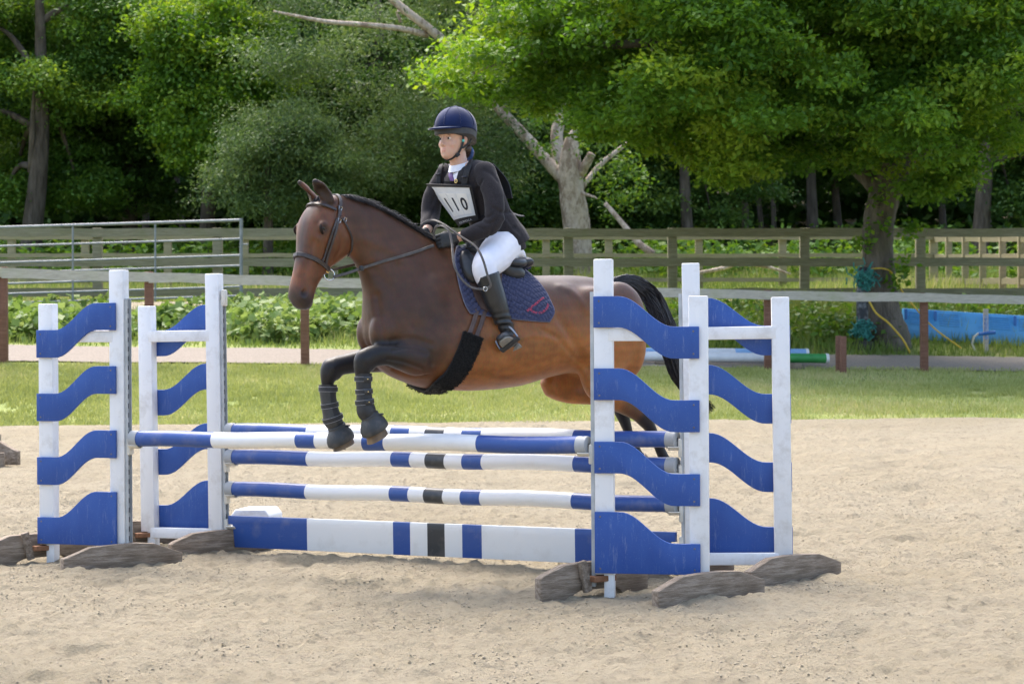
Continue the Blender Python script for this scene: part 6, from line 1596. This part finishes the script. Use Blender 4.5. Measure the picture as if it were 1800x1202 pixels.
n=2600; X=g.uniform(-15,15,n); Y=g.uniform(45.5,56,n); k=vn(X*.5,Y*.6,97)>.34; weeds('paddock_weeds',X[k],Y[k],1.1,20,.17,'tangled green undergrowth along the wood\'s edge',g,MIDL,.42,.55)
# ------------------------------------------------------------------ things beyond the jump
# stacked spare poles with low rests
def simple_pole(A,B,r,mats,label,marks):
    A,B=Vector(A),Vector(B); root=empty('spare_pole',tuple(A),label,'pole','spare poles lying by the path'); M_=frame(B-A); L=(B-A).length; y,z=M_.col[1],M_.col[2]; x=M_.col[0]
    for (u0,u1),mt in zip(zip(marks[:-1],marks[1:]),mats):
        MB().loft([[A+x*(L*u)+(y*math.cos(TWO*k/16)+z*math.sin(TWO*k/16))*r for k in range(16)] for u in(u0,u1)]).build('painted_band',mt,root,40)
    for u,s in((0,-1),(1,1)): MB().loft([[A+x*(L*u+s*q)+(y*math.cos(TWO*k/16)+z*math.sin(TWO*k/16))*rr for k in range(16)] for q,rr in((-.02,r+.004),(.025,r+.004),(.03,r*.6))]).build('end_cap',WHITE,root,40)
GREENP=pm('green_paint',(.035,.24,.055),(.05,.30,.075),8,.5); WP=pm('white_pole_paint',(.66,.67,.70),(.74,.75,.77),6,.45); LBL=pm('light_blue_paint',(.22,.40,.68),(.28,.46,.72),6,.5)
py_=fenceY(3)+.35
simple_pole(at(1118,626,31.15),at(1453,630,31.6),.072,[WP,GREENP],'white spare pole with green end lying by the path',[0,.735,1]); simple_pole(at(1100,619,31.7),at(1418,621,32.0),.07,[LBL,WP,LBL],'white spare pole with pale blue bands lying behind the green one',[0,.25,.6,1])
LOGW=pm('rest_timber',(.10,.075,.05),(.20,.16,.11),6,.9,.5)
for px in(1165,1385):
    p=at(px,648,31.45); o=MB().box(Vector((p.x,31.45,(gz(p.x,31.45)+at(px,640,31.4).z)/2-.02)),(.30,.9,max(.08,at(px,640,31.4).z-gz(p.x,31.45)+.06)),None,.02).build('timber_rest',LOGW,None,30); tag(o,'weathered timber rest under the spare poles near the %s'%('horse' if px<1300 else 'green pole end'),'timber')
for k,(px,t_) in enumerate(((1474,590),(1482,591))):
    Y=30.9-.25*k; tp=at(px,t_,Y); o=MB().box(Vector((tp.x,Y,(tp.z+gz(tp.x,Y)-.1)/2)),(.085,.085,tp.z-gz(tp.x,Y)+.1),frame((1,.1*k,0)),.01).build('short_stake',POSTR,None,30); tag(o,['short red brown stake closer to the green pole\'s end','short red brown stake standing in front of its twin'][k],'stake')
# blue plastic barrier
BLP=pm('blue_plastic',(.06,.30,.66),(.10,.37,.72),3,.45,.1,20,dirt=((.10,.20,.32),5,.35)); BLD=pm('blue_plastic_deep',(.02,.13,.42),(.03,.16,.47),4,.5)
def barrier(px0,px1,Y0,Y1,label):
    A=at(px0,606,Y0); B=at(px1,612,Y1); A.z=gz(A.x,A.y); B.z=gz(B.x,B.y); x=(B-A); L=x.length; x.normalize(); n_=Vector((x.y,-x.x,0)); 
    if n_.y>0: n_=-n_
    root=empty('water_barrier',tuple(A),label,'barrier','blue plastic barriers'); hgt=.52
    ol=[(-.0,0),(0,.22),(.16,hgt),(.34,hgt),(.42,0)]
    ol=[(-a,b) for a,b in ol]
    prism(ol,A,n_,Vector((0,0,1)),x,L,.015).build('body',BLP,root,30)
    nb=int(L/.5)
    for k in range(nb):
        c=A+x*(.25+k*.5); d=(n_*-.16+Vector((0,0,.30))); nn_=(n_*.30+Vector((0,0,.16))).normalized()
        for j in range(6):
            q=c+Vector((0,0,.22))+d*(.14+.13*j); MB().box(q+nn_*.008,(.34,.018,.020),frame(x,nn_.cross(x) if False else Vector((0,0,1))),.004).build('rib',BLP,root,30)
        MB().box(A+x*(k*.5+.02)+Vector((0,0,.36))+n_*-.075,(.05,.03,.30),Matrix((x,n_,Vector((0,0,1)))).transposed() if Matrix((x,n_,Vector((0,0,1)))).determinant()>0 else Matrix((x,-n_,Vector((0,0,1)))).transposed(),.01).build('brace',BLD,root,30)
    return root
barrier(1592,1731,35.0,35.0,'blue plastic water barrier between oak trunk and standpipe'); barrier(1734,1890,35.0,35.1,'blue plastic water barrier beyond the standpipe')
# standpipe with tap
sx=at(1733,608,34.5); sz_=gz(sx.x,34.5); tap=empty('standpipe',(sx.x,34.5,sz_),'wooden standpipe post with a blue wrapped tap before the blue barriers','tap')
hh=at(1733,543,34.5).z-sz_; MB().box(Vector((sx.x,34.5,sz_+hh/2-.05)),(.075,.075,hh+.1),None,.008).build('post',RAILG,tap,30)
m=MB(); m.tube([Vector((sx.x-.01,34.45,sz_+hh*.30)),Vector((sx.x-.01,34.45,sz_+hh*.86))],.032,8); m.build('pipe_lagging',pm('pale_lagging',(.45,.50,.58),(.10,.2,.5),14,.7),tap,60)
MB().tube([Vector((sx.x-.14,34.42,sz_+hh*.42)),Vector((sx.x+.14,34.42,sz_+hh*.46))],.030,8).build('tap_body',BLD,tap,60); MB().tube([Vector((sx.x-.14,34.42,sz_+hh*.44)),Vector((sx.x-.22,34.4,sz_+hh*.36)),Vector((sx.x-.25,34.4,sz_+hh*.2)),Vector((sx.x-.20,34.4,sz_+.02))],.018,8).build('spout_hose',pm('cream_hose',(.55,.53,.42),rough=.6),tap,60)
# yellow hose round the oak
YEL=pm('yellow_hose',(.62,.40,.03),(.70,.47,.05),10,.5)
hp=[at(1528,530,OY-.42),at(1540,550,OY-.48),at(1560,566,OY-.55),at(1575,582,OY-.6),at(1588,598,OY-.62),at(1600,611,OY-.6)]; hp[-1].z=gz(hp[-1].x,hp[-1].y)+.02
o=MB().tube([q for q in cr([tuple(p) for p in hp],6)],.017,8).build('yellow_hose',YEL,None,60); tag(o,'yellow hose sloping down in front of the oak\'s foot','hose')
rp=[O(1532,473,-.30),O(1540,472,-.36),O(1552,472,-.37),O(1566,478,-.30),O(1578,500,-.2),O(1600,530,-.1),O(1640,575,-.15),O(1690,612,-.3)]
o=MB().tube([q for q in cr([tuple(p) for p in rp],6)],.013,8).build('yellow_rope',YEL,None,60); tag(o,'yellow rope tied round the oak and running down to the barrier','rope')
# teal netting bundles on a dark post
TEAL=pm('teal_net',(.025,.16,.14),(.05,.27,.235),12,.8)
dp=at(1516,606,OY-.35); dz=gz(dp.x,OY-.35); dtop=at(1516,470,OY-.35).z; stp=empty('dark_post',(dp.x,OY-.35,dz),'dark painted post with white splashes leaning by the oak trunk','post')
MB().tube([Vector((dp.x,OY-.35,dz-.1)),Vector((dp.x,OY-.35,dz+(dtop-dz)*.5)),Vector((dp.x+.02,OY-.33,dtop))],.10,12).build('pole',pm('splashed_black',(.02,.024,.032),(.03,.035,.045),4,.6,dirt=((.35,.37,.40),5,.9)),stp,60)
MB().tube([Vector((dp.x,OY-.35,dz-.05)),Vector((dp.x,OY-.35,dz+.10))],.2,12).build('base',BLEATH,stp,60)
g=np.random.default_rng(8)
def bundle(cx,cy,rx,ry,label):
    c=at(cx,cy,OY-.5); k=OY/F; m=MB()
    for i in range(70):
        p=np.array(tuple(c))+g.normal(size=3)*np.array([rx*k*.45,.07,ry*k*.45]); pts=[]
        d=g.normal(size=3); d/=np.linalg.norm(d)
        for j in range(6): pts.append(tuple(p)); d=d+g.normal(size=3)*.7; d/=np.linalg.norm(d); p=p+d*.055-(p-np.array(tuple(c)))*.16
        m.tube(pts,.011,5)
    o=m.build('rope_net',TEAL,None,60); return tag(o,label,'net',kind='stuff')
bundle(1521,489,26,28,'bunched teal rope net hung on the oak trunk at rail height'); bundle(1516,580,22,17,'teal rope net lying round the dark post\'s foot')
